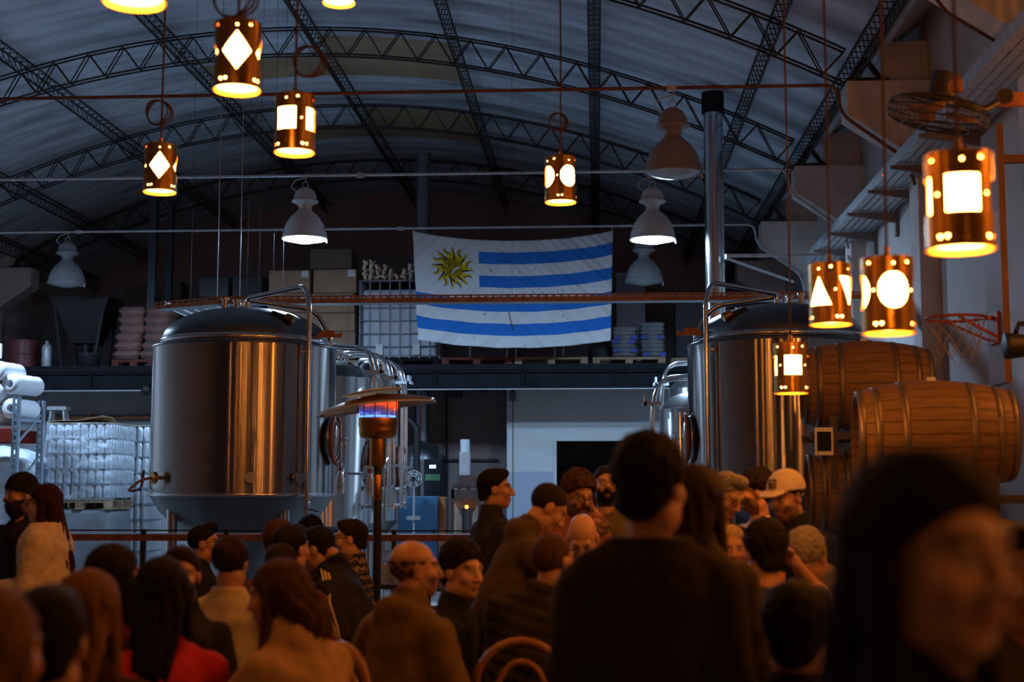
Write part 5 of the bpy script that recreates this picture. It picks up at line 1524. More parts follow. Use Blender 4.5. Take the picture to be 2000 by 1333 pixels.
def poly(f, lo, hi, h, slack=1.6):
    lo = np.asarray(lo, np.float32); hi = np.asarray(hi, np.float32)
    nb = np.maximum(1, np.ceil((hi - lo) / (4 * h)).astype(int))
    g = [lo[k] + (np.arange(nb[k]) + .5) * 4 * h for k in range(3)]
    B = np.stack(np.meshgrid(*g, indexing='ij'), -1).reshape(-1, 3).astype(np.float32)
    act = (np.abs(f(B)) < 4 * h * .87 * slack).reshape(nb)
    cm = act.repeat(4, 0).repeat(4, 1).repeat(4, 2)
    n = nb * 4
    pm = np.zeros(n + 1, bool)
    for a in (0, 1):
        for b in (0, 1):
            for c in (0, 1):
                pm[a:a + n[0], b:b + n[1], c:c + n[2]] |= cm
    idx = np.argwhere(pm)
    P = (lo + idx * h).astype(np.float32)
    val = np.ones(n + 1, np.float32)
    val[pm] = f(P)
    ci = np.argwhere(cm)
    offs = np.array([(a, b, c) for a in (0, 1) for b in (0, 1) for c in (0, 1)])
    cv = np.stack([val[ci[:, 0] + o[0], ci[:, 1] + o[1], ci[:, 2] + o[2]] for o in offs], 1)
    neg = cv < 0
    mix = neg.any(1) & ~neg.all(1)
    ci = ci[mix]; cv = cv[mix]
    if len(ci) == 0: return np.zeros((0, 3)), np.zeros((0, 4), int)
    acc = np.zeros((len(ci), 3), np.float32); cnt = np.zeros(len(ci), np.float32)
    for i in range(8):
        for ax in range(3):
            if offs[i][ax]: continue
            j = i + (4, 2, 1)[ax]
            a, b = cv[:, i], cv[:, j]
            x = (a < 0) != (b < 0)
            t = np.where(x, a / np.where(x, a - b, 1), 0)
            p = np.tile(offs[i].astype(np.float32), (len(ci), 1)); p[:, ax] += t
            acc += np.where(x[:, None], p, 0); cnt += x
    V = lo + (ci + acc / cnt[:, None]) * h
    vid = np.full(n, -1, np.int32); vid[ci[:, 0], ci[:, 1], ci[:, 2]] = np.arange(len(ci))
    Q = []
    for ax in range(3):
        u, w = [(1, 2), (2, 0), (0, 1)][ax]
        a = cv[:, 0]; b = cv[:, (4, 2, 1)[ax]]
        s = ((a < 0) != (b < 0)) & (ci[:, u] > 0) & (ci[:, w] > 0)
        c = ci[s]; du = np.zeros(3, int); du[u] = 1; dw = np.zeros(3, int); dw[w] = 1
        def g_(q): return vid[q[:, 0], q[:, 1], q[:, 2]]
        q = np.stack([g_(c), g_(c - du), g_(c - du - dw), g_(c - dw)], 1)
        ok = (q >= 0).all(1)
        q = q[ok]; sg = (a[s] < 0)[ok]
        q[~sg] = q[~sg][:, ::-1]
        Q.append(q)
    return V, np.concatenate(Q)[:, ::-1]

def skin_mat(name, col):
    m = bpy.data.materials.new(name); m.use_nodes = True; nt = m.node_tree; b = nt.nodes['Principled BSDF']
    at_ = nt.nodes.new('ShaderNodeAttribute'); at_.attribute_name = 'tone'
    nz = nt.nodes.new('ShaderNodeTexNoise'); nz.inputs['Scale'].default_value = 40
    mx = nt.nodes.new('ShaderNodeMixRGB'); mx.blend_type = 'MULTIPLY'; mx.inputs['Fac'].default_value = .12
    nt.links.new(at_.outputs['Color'], mx.inputs[1]); nt.links.new(nz.outputs['Color'], mx.inputs[2])
    nt.links.new(mx.outputs[0], b.inputs['Base Color'])
    b.inputs['Roughness'].default_value = .48; b.inputs['Subsurface Weight'].default_value = 0.0
    return m
M_skin = skin_mat('skin', None)
def cloth(name, col, kind='cloth'):
    key = 'cloth_' + name
    if key in MATS: return MATS[key]
    if kind == 'fleece': return mat(key, col, .95, var=.12, scale=18, bump=.5, bscale=90, sheen=.3)
    if kind == 'shiny': return mat(key, col, .38, var=.15, scale=10, bump=.15, bscale=40)
    return mat(key, col, .9, var=.15, scale=14, bump=.25, bscale=70, spec=.15)
def hairm(name, col, col2=None):
    return mat('hair_' + name, col, .7, spec=.1, var=.35, scale=26, stretch=(3, 3, .35), bump=.5, bscale=60, col2=col2)
HAIR = {'black': (.012, .009, .008), 'dark': (.022, .013, .009), 'brown': (.06, .03, .016), 'red': (.034, .010, .008), 'tan': (.15, .075, .032), 'blond': (.42, .30, .17), 'grey': (.22, .19, .16)}
M_hairs = {k: hairm(k, v) for k, v in HAIR.items()}
M_lens = mat('spectacle_frame', (.01, .01, .01), .3, var=0)
M_shoe = mat('shoe_leather', (.02, .017, .015), .5, var=.1)
SK = {'pale': (.60, .34, .20), 'mid': (.48, .25, .14), 'dark': (.36, .18, .10)}

def person(label, head, yaw, hy=None, hp=0, hr=0, sit=False, lean=0.0, hair='short', hc='dark', top='jacket', tc=(.05, .05, .05), tk='cloth',
           legs=(.02, .022, .03), sk='mid', beard=0, glasses=False, s=1.0, L=None, R=None, hood=False, collar=True, fine=True, bulk=0.0, tname=None,
           cap=None, side=0.0, sleeve=1.0, curlL=.7, curlR=.7, sw=1.0, extra=None):
    H = np.array(at(*head), np.float32) if not isinstance(head, Vector) else np.array(head, np.float32)
    hy = yaw if hy is None else hy
    def dirv(a): a = math.radians(a); return np.array((math.sin(a), math.cos(a), 0), np.float32)
    Z = np.array((0, 0, 1), np.float32)
    F = dirv(yaw); Rr = np.array((F[1], -F[0], 0), np.float32)
    l = math.radians(lean); sd = math.radians(side)
    Tu = math.cos(l) * Z + math.sin(l) * F + math.sin(sd) * Rr; Tu /= np.linalg.norm(Tu)
    Tf = np.cross(Tu, Rr); Tf /= np.linalg.norm(Tf); Tr = np.cross(Tf, Tu)
    # head frame
    f0 = dirv(hy); r0 = np.array((f0[1], -f0[0], 0), np.float32); pz = math.radians(hp)
    hf = math.cos(pz) * f0 - math.sin(pz) * Z; hu = math.cos(pz) * Z + math.sin(pz) * f0
    rr = math.radians(hr); hr_ = math.cos(rr) * r0 - math.sin(rr) * hu; hu = math.cos(rr) * hu + math.sin(rr) * r0
    MH = np.stack([hr_, hf, hu], 1)                       # columns: right, forward, up
    def hw(x, y, z): return H + MH @ (np.array((x, y, z), np.float32) * s)
    skull = hw(0, -.02, -.08)
    Sc = skull - Tu * .115 * s                            # middle of the shoulders
    shw = .168 * s * sw
    ShR, ShL = Sc + Tr * shw - Tu * .065 * s, Sc - Tr * shw - Tu * .065 * s
    Pc = Sc - Tu * .50 * s
    hipw = .09 * s
    HpR, HpL = Pc + Tr * hipw, Pc - Tr * hipw
    def knee(hp_, sg):
        if sit:
            k_ = hp_ + F * .43 * s + Rr * sg * .05; k_[2] = hp_[2] + .0
            an = k_ - F * .05; an[2] = max(.07, k_[2] - .47); return k_, an
        an = hp_ * 1.0 + Rr * sg * .02; an[2] = .07
        k_ = (hp_ + an) / 2 + F * .03; return k_, an
    KR, AR_ = knee(HpR, 1); KL, AL = knee(HpL, -1)
    if not sit and Pc[2] < .9:
        pass
    def arm(Sh, sg, spec):
        l1, l2 = .28 * s, .25 * s
        if spec is None: spec = (.02, .28, -.40) if sit else (.02, .07, -.58)
        tx, ty, tz = spec[:3]
        T = Sc + Rr * (sg * (shw + tx)) * 1.0 + F * ty + Z * tz
        d = T - Sh; D = np.linalg.norm(d); m = min(D, (l1 + l2) * .995); d = d / D
        a = (l1 * l1 - l2 * l2 + m * m) / (2 * m); h2 = math.sqrt(max(0, l1 * l1 - a * a))
        pole = spec[3:6] if len(spec) >= 6 else (sg * .25, -.9, -.3)
        pv_ = Rr * pole[0] + F * pole[1] + Z * pole[2] if len(spec) < 6 else Rr * pole[0] * sg + F * pole[1] + Z * pole[2]
        pv_ = pv_ - d * (pv_ @ d); pv_ = pv_ / (np.linalg.norm(pv_) + 1e-9)
        return Sh + d * a + pv_ * h2, Sh + d * m
    ER, WR = arm(ShR, 1, R); EL, WL = arm(ShL, -1, L)
    nb0, nb1 = skull, Sc + Tu * .02
    def loc(P, o): 
        q = P - o
        return np.stack([q @ Tr, q @ Tf, q @ Tu], 1)
    def torso(P, off):
        q = loc(P, Pc) / s; q[:, 1] = q[:, 1] / .70
        d = rcone(q, (0, 0, -.02), (0, 0, .20), .152, .138)
        d = smin(d, rcone(q, (0, 0, .20), (0, .01, .375), .138, .152), .05)
        for sg in (-1, 1): d = smin(d, rcone(q, (0, -.012, .455), (sg * .14 * sw, -.005, .432), .072, .054), .04)
        d = smin(d, rcone(q, (0, -.018, .45), (0, -.018, .57), .080, .056), .035)
        return d * .78 * s - off
    def limbs(P, off, arms=True, legs_=True):
        d = np.full(len(P), 9., np.float32)
        if arms:
            for S_, E_, W_ in ((ShR, ER, WR), (ShL, EL, WL)):
                d = np.minimum(d, smin(rcone(P, S_, E_, .048 * s, .042 * s), rcone(P, E_, W_, .040 * s, .029 * s), .02))
        if legs_:
            for hp_, k_, a_ in ((HpR, KR, AR_), (HpL, KL, AL)):
                d = np.minimum(d, smin(rcone(P, hp_, k_, .085 * s, .058 * s), rcone(P, k_, a_, .056 * s, .040 * s), .03))
        return d - off
    def fb(P):
        d = smin(torso(P, -.012), limbs(P, -.004), .03)
        return smin(d, rcone(P, nb0, nb1, .050 * s, .056 * s), .02)
    pts = np.array([ShR, ShL, ER, EL, WR, WL, HpR, HpL, KR, KL, AR_, AL, Sc, Pc])
    lo, hi = pts.min(0) - .2, pts.max(0) + .2
    V1, Q1 = poly(fb, lo, hi, .022 if not fine else .018)
    # ---- head
    hh = .0042 if fine else .007
    def fh_local(q):
        d = ell(q, (0, -.018, .035), (.074, .096, .086))
        d = smin(d, ell(q, (0, .022, -.035), (.058, .072, .080)), .03)
        d = smin(d, ell(q, (0, .058, -.092), (.030, .026, .024)), .025)
        d = smin(d, rcone(q, (-.034, .076, .028), (.034, .076, .028), .014, .014), .02)
        for sg in (-1, 1):
            d = smin(d, ell(q, (sg * .04, .060, -.022), (.022, .024, .024)), .02)
            d = smin(d, ell(q, (sg * .050, .0, -.075), (.018, .04, .03)), .03)
            e = ell(q, (sg * .032, .098, .008), (.020, .016, .013))
            d = -smin(-d, e, .012)
            d = np.minimum(d, ell(q, (sg * .031, .078, .006), (.0135, .0125, .0125)))
            ear = ell(q, (sg * .077, -.008, -.004), (.010, .022, .032))
            d = smin(d, ear, .008)
        d = smin(d, rcone(q, (0, .088, .018), (0, .112, -.026), .009, .013), .012)
        for sg in (-1, 1): d = smin(d, ell(q, (sg * .013, .098, -.030), (.011, .013, .009)), .006)
        d = smin(d, ell(q, (0, .086, -.058), (.024, .012, .008)), .006)
        d = smin(d, ell(q, (0, .084, -.070), (.021, .012, .008)), .006)
        m_ = ell(q, (0, .100, -.0638), (.022, .012, .0022))
        return np.maximum(d, -m_)
    def tl(P): return ((P - H) @ MH) / s
    def fh(P):
        d = fh_local(tl(P)) * s
        return smin(d, rcone(P, nb0, nb1, .053 * s, .060 * s), .03)
    R_ = .15 * s
    hlo = np.minimum(H - R_, nb1 - .07); hhi = np.maximum(H + R_, nb1 + .07)
    V2, Q2 = poly(fh, hlo, hhi, hh * s)
    # ---- hands
    parts = [(V1, Q1), (V2, Q2)]
    for (E_, W_, curl, sg) in ((ER, WR, curlR, 1), (EL, WL, curlL, -1)):
        d = (W_ - E_) / (np.linalg.norm(W_ - E_) + 1e-9)
        pn = -Z + d * (d @ Z); 
        if np.linalg.norm(pn) < .3: pn = -Rr * sg + d * (d @ Rr) * sg
        pn = pn / np.linalg.norm(pn); lt = np.cross(d, pn) * 1.0
        segs = []
        for k, (o_, ln) in enumerate(((-.030, .062), (-.010, .078), (.011, .074), (.031, .068))):
            b0_ = W_ + (d * .088 + lt * o_) * s; c1 = curl * (.7 + .1 * k)
            d1 = d * math.cos(c1) + pn * math.sin(c1); d2 = d * math.cos(2.1 * c1) + pn * math.sin(2.1 * c1)
            m1 = b0_ + d1 * ln * .55 * s; segs.append((b0_, m1, .0092 * s, .0085 * s)); segs.append((m1, m1 + d2 * ln * .5 * s, .0085 * s, .0072 * s))
        tb_ = W_ + (d * .03 + lt * sg * .0 + lt * .03) * s; t1 = tb_ + (d * .03 + lt * .03 + pn * .012) * s; t2 = t1 + (d * .032 + lt * .006 + pn * .012) * s
        segs += [(tb_, t1, .013 * s, .011 * s), (t1, t2, .011 * s, .008 * s)]
        def fhd(P):
            dd = rcone(P, E_ + (W_ - E_) * .6, W_, .036 * s, .028 * s)
            q = np.stack([(P - W_) @ lt, (P - W_) @ d, (P - W_) @ pn], 1) / s
            dd = smin(dd, ell(q, (0, .052, 0), (.043, .052, .017)) * s, .015)
            for a_, b_, r1, r2 in segs: dd = smin(dd, rcone(P, a_, b_, r1, r2), .004)
            return dd
        allp = np.array([W_] + [a_ for a_, *_ in segs] + [b_[1] for b_ in segs])
        parts.append(poly(fhd, allp.min(0) - .045, allp.max(0) + .045, .006 if fine else .009))
    n0 = 0; VV = []; QQ = []
    for (v_, q_) in parts:
        VV.append(v_); QQ.append(q_ + n0); n0 += len(v_)
    VV = np.concatenate(VV); QQ = np.concatenate(QQ)
    base_z = 0.0
    org = np.array((Pc[0], Pc[1], 0), np.float32)
    me = mesh_from_arrays('person', VV - org, QQ)
    base = np.array(SK[sk], np.float32)
    colr = np.tile(np.append(base, 1).astype(np.float32), (len(VV), 1))
    q = tl(VV)
    face = (q[:, 1] > .03) & (np.abs(q[:, 0]) < .08) & (np.abs(q[:, 2]) < .14)
    ax = np.abs(q[:, 0])
    def paint(mask, c, k=1.0): colr[mask, :3] = colr[mask, :3] * (1 - k) + np.array(c, np.float32) * k
    paint(face & (ax < .024) & (np.abs(q[:, 2] + .064) < .0125) & (q[:, 1] > .074), (.38, .13, .11), .75)
    paint(face & (ax < .022) & (np.abs(q[:, 2] + .0638) < .0022) & (q[:, 1] > .072), (.10, .03, .03))
    hcol = HAIR[hc]
    by = .030 + .006 * (1 - ((ax - .03) / .02) ** 2)
    paint(face & (ax > .010) & (ax < .052) & (np.abs(q[:, 2] - by) < .0055) & (q[:, 1] > .05), hcol, .85)
    for sg in (-1, 1):
        e = np.sqrt(((q - np.array((sg * .031, .078, .006))) ** 2).sum(1)) < .0138
        e &= (q[:, 1] > .083) & (np.abs(q[:, 2] - .006) < .0075)
        paint(e, (.55, .52, .50))
        ir = ((q[:, 0] - sg * .031) ** 2 + (q[:, 2] - .006) ** 2 < .0058 ** 2) & (q[:, 1] > .083) & face
        paint(ir, (.02, .012, .008))
        lid = face & (np.abs(q[:, 0] - sg * .031) < .017) & (np.abs(q[:, 2] - .0145) < .0022) & (q[:, 1] > .07)
        paint(lid, (.05, .03, .025), .8)
    if beard:
        jaw = (q[:, 2] < -.028 - np.clip((.05 - q[:, 1]) * .3, -.02, .03)) & (q[:, 1] > .0) & (q[:, 2] > -.14) & ~((ax < .022) & (np.abs(q[:, 2] + .064) < .0105))
        jaw &= ~((ax < .05) & (q[:, 2] > -.044) & (ax > .024))
        paint(jaw, hcol, min(.9, .35 + .3 * beard))
    if hair in ('buzz', 'bald'):
        sc = (q[:, 2] > np.interp(q[:, 1], [-.1, -.02, .03, .06, .1], [-.07, -.02, .03, .06, .085]))
        if hair == 'bald': sc &= (q[:, 2] < .055)
        paint(sc & (q[:, 2] > -.09), hcol, .7 if hair == 'buzz' else .35)
    att = me.color_attributes.new('tone', 'FLOAT_COLOR', 'POINT'); att.data.foreach_set('color', colr.ravel())
    root = link('person', me, M_skin, None, tuple(org)); tag(root, label, 'person')
    def child(name, f, lo_, hi_, h_, m_, slack=1.7, par=None):
        v_, q_ = poly(f, lo_, hi_, h_, slack)
        if len(v_) == 0: return None
        return link(name, mesh_from_arrays(name, v_ - org, q_), m_, par or root)
    # ---- clothes
    rnd = (abs(hash(label)) % 97) * .13 if False else (sum(map(ord, label)) % 97) * .13
    tm = cloth(tname or ('%.3f_%.3f_%.3f_%s' % (*tc, tk)), tc, tk)
    oft = {'tee': .003, 'sweater': .007, 'jacket': .011, 'hoodie': .011, 'puffer': .015, 'coat': .014}[top] + bulk * .6
    sl = sleeve if top != 'tee' else .35
    def ft(P):
        dt = torso(P, oft)
        da = np.full(len(P), 9., np.float32)
        for S_, E_, W_ in ((ShR, ER, WR), (ShL, EL, WL)):
            if sl >= .9: a_ = smin(rcone(P, S_, E_, .052 * s, .046 * s), rcone(P, E_, E_ + (W_ - E_) * .97, .045 * s, .036 * s), .02)
            else: a_ = rcone(P, S_, S_ + (E_ - S_) * .75, .062 * s, .056 * s)
            da = np.minimum(da, a_)
        d = smin(dt, da - oft * .7, .022)
        up = ((P - Sc) @ Tu)
        if hood:
            q_ = loc(P, Sc) / s
            hd = ell(q_, (0, -.085, .015), (.105, .042, .065)); hd = smin(hd, rcone(q_, (-.06, -.02, .05), (.06, -.02, .05), .036, .036), .04)
            d = smin(d, hd * s, .025)
        elif collar:
            q_ = loc(P, Sc) / s; q_[:, 1] /= .95
            d = smin(d, (rcone(q_, (0, -.015, .0), (0, -.012, .095 * float(collar)), .078, .068)) * s, .03)
        d = d + (.006 * wob(P, 34, rnd) + .003 * wob(P, 75, rnd)) * (1.2 if top != 'tee' else .6)
        if top == 'puffer': d = d - .010 * np.abs(np.sin(up * math.pi / .058))
        d = np.maximum(d, up - (.12 if hood else (.055 + .05 * float(collar))) * s)
        zc = ((P - Pc) @ Tu)
        return np.maximum(d, -(zc + (.14 if top in ('jacket', 'hoodie', 'puffer') else .10) * s)) if True else d
    tp_ = pts[[0, 1, 2, 3, 4, 5, 12, 13]]
    g = child({'tee': 'tee_shirt', 'sweater': 'sweater', 'jacket': 'jacket', 'hoodie': 'hoodie', 'puffer': 'puffer_jacket', 'coat': 'coat'}[top], ft, tp_.min(0) - .22, tp_.max(0) + .22, .0105 if fine else .014, tm)
    def fl_(P):
        q_ = loc(P, Pc) / s; q_[:, 1] /= .75
        d = rcone(q_, (0, 0, -.03), (0, 0, .08), .162, .155) * .8 * s
        d = smin(d, limbs(P, .012, arms=False), .05)
        d = np.maximum(d, -(P[:, 2] - (AR_[2] + .0)))
        return d + .004 * wob(P, 40, rnd)
    lp = pts[[6, 7, 8, 9, 10, 11]]
    child('trousers', fl_, lp.min(0) - .2, lp.max(0) + .2, .02, cloth('leg%.3f%.3f%.3f' % legs, legs))
    for a_ in (AR_, AL):
        def fs_(P, a_=a_): return smin(rcone(P, a_ - F * .05 + Z * -.035, a_ + F * .15 + Z * -.04, .038, .034), rcone(P, a_, a_ - Z * .03, .042, .045), .03)
        child('shoe', fs_, a_ - np.array((.25, .25, .12)), a_ + np.array((.25, .25, .08)), .018, M_shoe)
    # ---- hair
    hm = M_hairs[hc]
    def hairf(style):
        def fq(q):
            nz = .0028 * wob(q, 190, 1) + .0018 * wob(q, 420, 2)
            zl = np.interp(q[:, 1], [-.12, -.06, -.02, .015, .05, .075, .1], [-.085, -.06, -.02, .025, .055, .078, .088])
            nape = ell(q, (0, -.066, -.030), (.064, .046, .058)) + nz
            if style == 'short':
                d = ell(q, (0, -.018, .042), (.084, .104, .092)) + nz
                d = smin(smin(d, ell(q, (0, .035, .105), (.05, .05, .028)), .02), nape, .02)
                return np.maximum(d, (zl - q[:, 2]) * .8)
            if style == 'quiff':
                d = ell(q, (0, -.018, .038), (.082, .102, .09)) + nz
                d = smin(d, ell(q, (0, .045, .115), (.055, .045, .035)), .02) + nz
                return np.maximum(d, (zl - q[:, 2]) * .8)
            if style == 'thick':
                d = ell(q, (0, -.02, .052), (.094, .112, .104)) + 1.5 * nz + .004 * wob(q, 95, 3)
                d = smin(d, nape, .025)
                return np.maximum(d, (zl - .01 - q[:, 2]) * .8)
            if style == 'curly':
                d = ell(q, (0, -.015, .058), (.098, .115, .102)) + .011 * wob(q, 120, 4) + .006 * wob(q, 210, 2)
                d = smin(d, nape, .025)
                return np.maximum(d, (zl - .002 - q[:, 2]) * .8)
            if style == 'bald':
                d = np.abs(ell(q, (0, -.018, .033), (.078, .099, .087))) - .002 + nz
                return np.maximum(np.maximum(d, (zl - .005 - q[:, 2])), q[:, 2] - .045)
            if style in ('buzz', 'crop'):
                d = ell(q, (0, -.018, .036), (.0775, .099, .0895)) + nz * .5
                return np.maximum(d, (zl - q[:, 2]) * .8)
            if style in ('long', 'longer', 'bob', 'bun'):
                d = ell(q, (0, -.02, .042), (.090, .108, .096)) + nz
                zz = zl - .012
                d = np.maximum(d, (zz - q[:, 2]) * .8)
                if style == 'bun':
                    return smin(d, ell(q, (0, -.125, .06), (.045, .04, .045)) + 2 * nz, .015)
                Ln = {'bob': .10, 'long': .26, 'longer': .40}[style]
                q2 = q.copy(); q2[:, 1] /= .62
                b_ = rcone(q2, (0, -.09, .01), (0, -.23, -Ln), .090, .078) * .65
                d = smin(d, b_ + .006 * np.sin(q[:, 0] * 160 + 2 * np.sin(q[:, 2] * 20)) * .8 + nz, .03)
                for sg in (-1, 1):
                    d = smin(d, rcone(q, (sg * .078, -.01, .03), (sg * .088, .015, -.12 - .45 * Ln), .022, .026) + nz + .003 * np.sin(q[:, 0] * 260), .02)
                return d
            return ell(q, (0, -.02, .04), (.08, .1, .09))
        return fq
    if hair != 'none' and not (cap and hair == 'bald'):
        fq = hairf(hair)
        low = {'long': .36, 'longer': .50, 'bob': .2}.get(hair, .13)
        corners = np.array([hw(x, y, z) for x in (-.15, .15) for y in (-.2, .15) for z in (-low, .18)])
        child('hair', lambda P: fq(tl(P)) * s, corners.min(0) - .02, corners.max(0) + .02, (.0062 if fine else .009) * s, hm, 2.2)
    if beard >= 2:
        def fbd(P):
            q = tl(P)
            d = ell(q, (0, .024, -.045 - .012 * (beard - 2)), (.066, .083, .085 + .02 * (beard - 2))) + .003 * wob(q, 240, 1)
            d = np.maximum(d, q[:, 2] + .030 + np.clip((.05 - q[:, 1]) * -.35, -.03, .012)); d = np.maximum(d, .0 - q[:, 1])
            d = np.maximum(d, -ell(q, (0, .11, -.063), (.024, .045, .010)))
            return np.maximum(d, -ell(q, (0, .115, -.02), (.045, .05, .026))) * s
        child('beard', fbd, H - .17 * s, H + .15 * s, (.0062 if fine else .009) * s, hm, 2.2)
    hwv = lambda x, y, z: Vector(hw(x, y, z))
    if glasses:
        m = MB()
        for sg in (-1, 1):
            m.tube([hwv(sg * (.033 + .023 * math.cos(t)), .103 - .006 * abs(math.cos(t)), .006 + .019 * math.sin(t)) for t in [2 * math.pi * i / 20 for i in range(20)]], .0022 * s, 5, closed=True)
            m.tube([hwv(sg * .056, .096, .012), hwv(sg * .078, .05, .012), hwv(sg * .082, -.01, .012), hwv(sg * .08, -.03, -.004)], .0022 * s, 5)
        m.tube([hwv(-.010, .104, .010), hwv(0, .107, .012), hwv(.010, .104, .010)], .0022 * s, 5)
        m.build('glasses', M_lens, root, org=tuple(org))
    if cap:
        kind, cm, extra_ = cap
        def fc(P):
            q = tl(P)
            d = np.abs(ell(q, (0, -.016, .045), (.090, .110, .098 if kind != 'beanie' else .106)) ) - .004
            base_l = .035 if kind == 'cap' else .0
            zz = base_l + (q[:, 1] + .02) * (.22 if kind != 'beanie' else .45)
            d = np.maximum(d, zz - q[:, 2])
            if kind == 'cap':
                v = np.maximum(np.abs(q[:, 2] - (.062 - .18 * np.maximum(q[:, 1] - .09, 0) - 1.6 * q[:, 0] ** 2)) - .003, np.sqrt((q[:, 0] / .078) ** 2 + ((q[:, 1] - .085) / .085) ** 2) * .08 - .08)
                v = np.maximum(v, .06 - q[:, 1]); d = np.minimum(d, v)
            else:
                d = d + .002 * np.sin(q[:, 0] * 300) if kind == 'beanie' else d
            return d * s
        co = child({'cap': 'cap', 'beanie': 'beanie'}.get(kind, 'cap'), fc, H - .2 * s, H + .22 * s, .0055 * s, cm, 2.5)
        if extra_:
            extra_(root, hwv, tuple(org))
    root['seat_xyz'] = (float(Pc[0]), float(Pc[1]), float(Pc[2]))
    info = dict(root=root, Pc=Pc, Sc=Sc, F=F, Rr=Rr, Tu=Tu, Tf=Tf, ShR=ShR, ER=ER, WR=WR, ShL=ShL, EL=EL, WL=WL, org=org, hw=hwv, s=s, g=g)
    del root['seat_xyz']
    if sit: SEATS.append((info, yaw))
    return info
SEATS = []
BLK = (.018, .018, .02); NAVY = (.03, .04, .055); OLIVE = (.10, .085, .055); BEIGE = (.50, .42, .30); CREAM = (.58, .48, .34)
# standing pair at the left
person('bearded man in a dark beanie and dark jacket standing at the left edge', (40, 968, 9.2), 200, hy=218, hp=4, hair='none', hc='dark', beard=3, tc=(.025, .018, .018), top='jacket', hood=True,
       cap=('beanie', cloth('beanie', (.015, .014, .016)), None))
person('standing woman in a cream fleece jacket with glasses and long dark red hair', (84, 986, 8.7), 272, hy=262, hp=3, hair='longer', hc='red', glasses=True, tc=CREAM, tk='fleece', collar=.5, bulk=.085, s=.96,
       L=(.02, .24, -.36), R=(-.02, .25, -.38), sk='pale', lean=2, legs=(.12, .07, .04))
# blurred foreground on the left
person('blurred person with tan hair at the bottom left corner', (-18, 1285, 2.55), 20, sit=True, hair='long', hc='tan', tc=(.30, .15, .05), fine=False, s=.96)
person('dark-haired seated person with the back turned, at the bottom left', (92, 1262, 3.1), 350, sit=True, hair='short', hc='black', tc=(.02, .014, .012), fine=False)
person('seated woman with long light brown hair seen from behind, bottom left', (178, 1198, 4.2), 12, sit=True, hair='longer', hc='tan', tc=(.05, .02, .015), s=.96)
person('seated woman with dark hair and a dark red sweater behind the light brown hair', (226, 1130, 5.3), 35, sit=True, hair='long', hc='black', tc=(.11, .02, .018), top='sweater', s=.96)
person('seated woman with long black hair and a bright red top', (318, 1163, 4.8), 330, hy=355, sit=True, hair='long', hc='black', tc=(.55, .035, .05), top='sweater', s=.97, collar=False, lean=16, L=(.0, .25, -.35))
person('bearded man in a dark jacket facing the camera beside the red top', (352, 1127, 6.1), 160, hy=166, hp=2, sit=True, hair='short', hc='dark', beard=2, tc=BLK, sk='mid')
person('seated person in a pale beige jacket with dark hair in a bun, seen from behind', (452, 1100, 6.9), 8, sit=True, hair='bun', hc='dark', tc=BEIGE, s=.97, collar=.5, bulk=.012, sw=1.08)
person('young man with glasses and dark hair in profile in front of the tank legs', (400, 1063, 9.6), 75, hy=82, sit=True, hair='quiff', hc='black', glasses=True, tc=BLK)
person('man with thick brown hair seen from behind in front of the tank cone', (545, 1065, 8.3), 355, sit=True, hair='thick', hc='brown', tc=(.10, .06, .035))
person('man with cropped dark hair and a tan collar below the thick brown hair', (550, 1110, 7.4), 0, sit=True, hair='short', hc='dark', tc=(.16, .10, .05), top='hoodie', hood=True)
person('man with black hair and a maroon sweater left of the striped sleeve', (570, 1074, 7.5), 20, hy=30, sit=True, hair='short', hc='black', tc=(.12, .03, .025), top='sweater')
person('dark-haired person facing the camera beside the left tank valve', (606, 1050, 10.2), 175, hy=180, hp=20, sit=True, hair='thick', hc='black', tc=BLK)
st_man = person('man in a black jacket with three pale stripes down the sleeve', (620, 1074, 8.3), 285, hy=282, hp=18, sit=True, hair='short', hc='black', tc=(.02, .02, .022), lean=32, R=(-.1, .22, .06), L=(.03, .05, -.45), bulk=.02)
person('young man with glasses in a patterned sweater in profile beside the heater', (684, 1054, 9.3), 262, hy=268, hp=3, sit=True, hair='short', hc='dark', glasses=True, tname='nordic', top='sweater', sk='pale', lean=6)
person('woman in a hooded beige jacket leaning left in the foreground', (541, 1168, 4.9), 300, hy=285, hp=8, sit=True, hair='bob', hc='brown', tc=(.40, .25, .125), hood=True, top='hoodie', lean=22, bulk=.03, s=.97, L=(.02, .36, -.18), R=(.05, .30, -.22), sw=1.05)
person('balding man in an olive hoodie sitting with his back to the camera', (812, 1114, 6.05), 38, hy=70, sit=True, hair='bald', hc='brown', tc=(.13, .085, .038), top='hoodie', hood=True, bulk=.03, sw=1.12, lean=8, L=(.12, .20, -.40), R=(.10, .24, -.38), beard=1)
person('young man with dark hair turning to the right beside the olive hoodie', (903, 1117, 6.75), 95, hy=128, hp=5, sit=True, hair='thick', hc='black', tc=(.016, .016, .018), sk='pale', lean=5, s=1.03)
person('standing man in a high-collared dark jacket in profile before the partition wall', (968, 957, 8.9), 60, hy=84, hair='short', hc='black', tc=(.03, .03, .03), sk='mid', bulk=.01)
person('standing man in an olive hooded sweatshirt bending his head down', (1070, 994, 7.3), 72, hy=75, hp=38, hair='crop', hc='dark', tc=(.075, .055, .026), top='hoodie', hood=True, lean=24, bulk=.015, L=(-.05, .34, -.22), R=(-.02, .36, -.25))
person('curly-haired man with glasses holding a hand to his chin', (1130, 970, 8.7), 165, hy=150, hp=16, hair='curly', hc='brown', glasses=True, beard=1.6, tc=(.32, .13, .09), top='sweater', L=(-.09, .20, .07), lean=4, curlL=1.1, s=1.05)
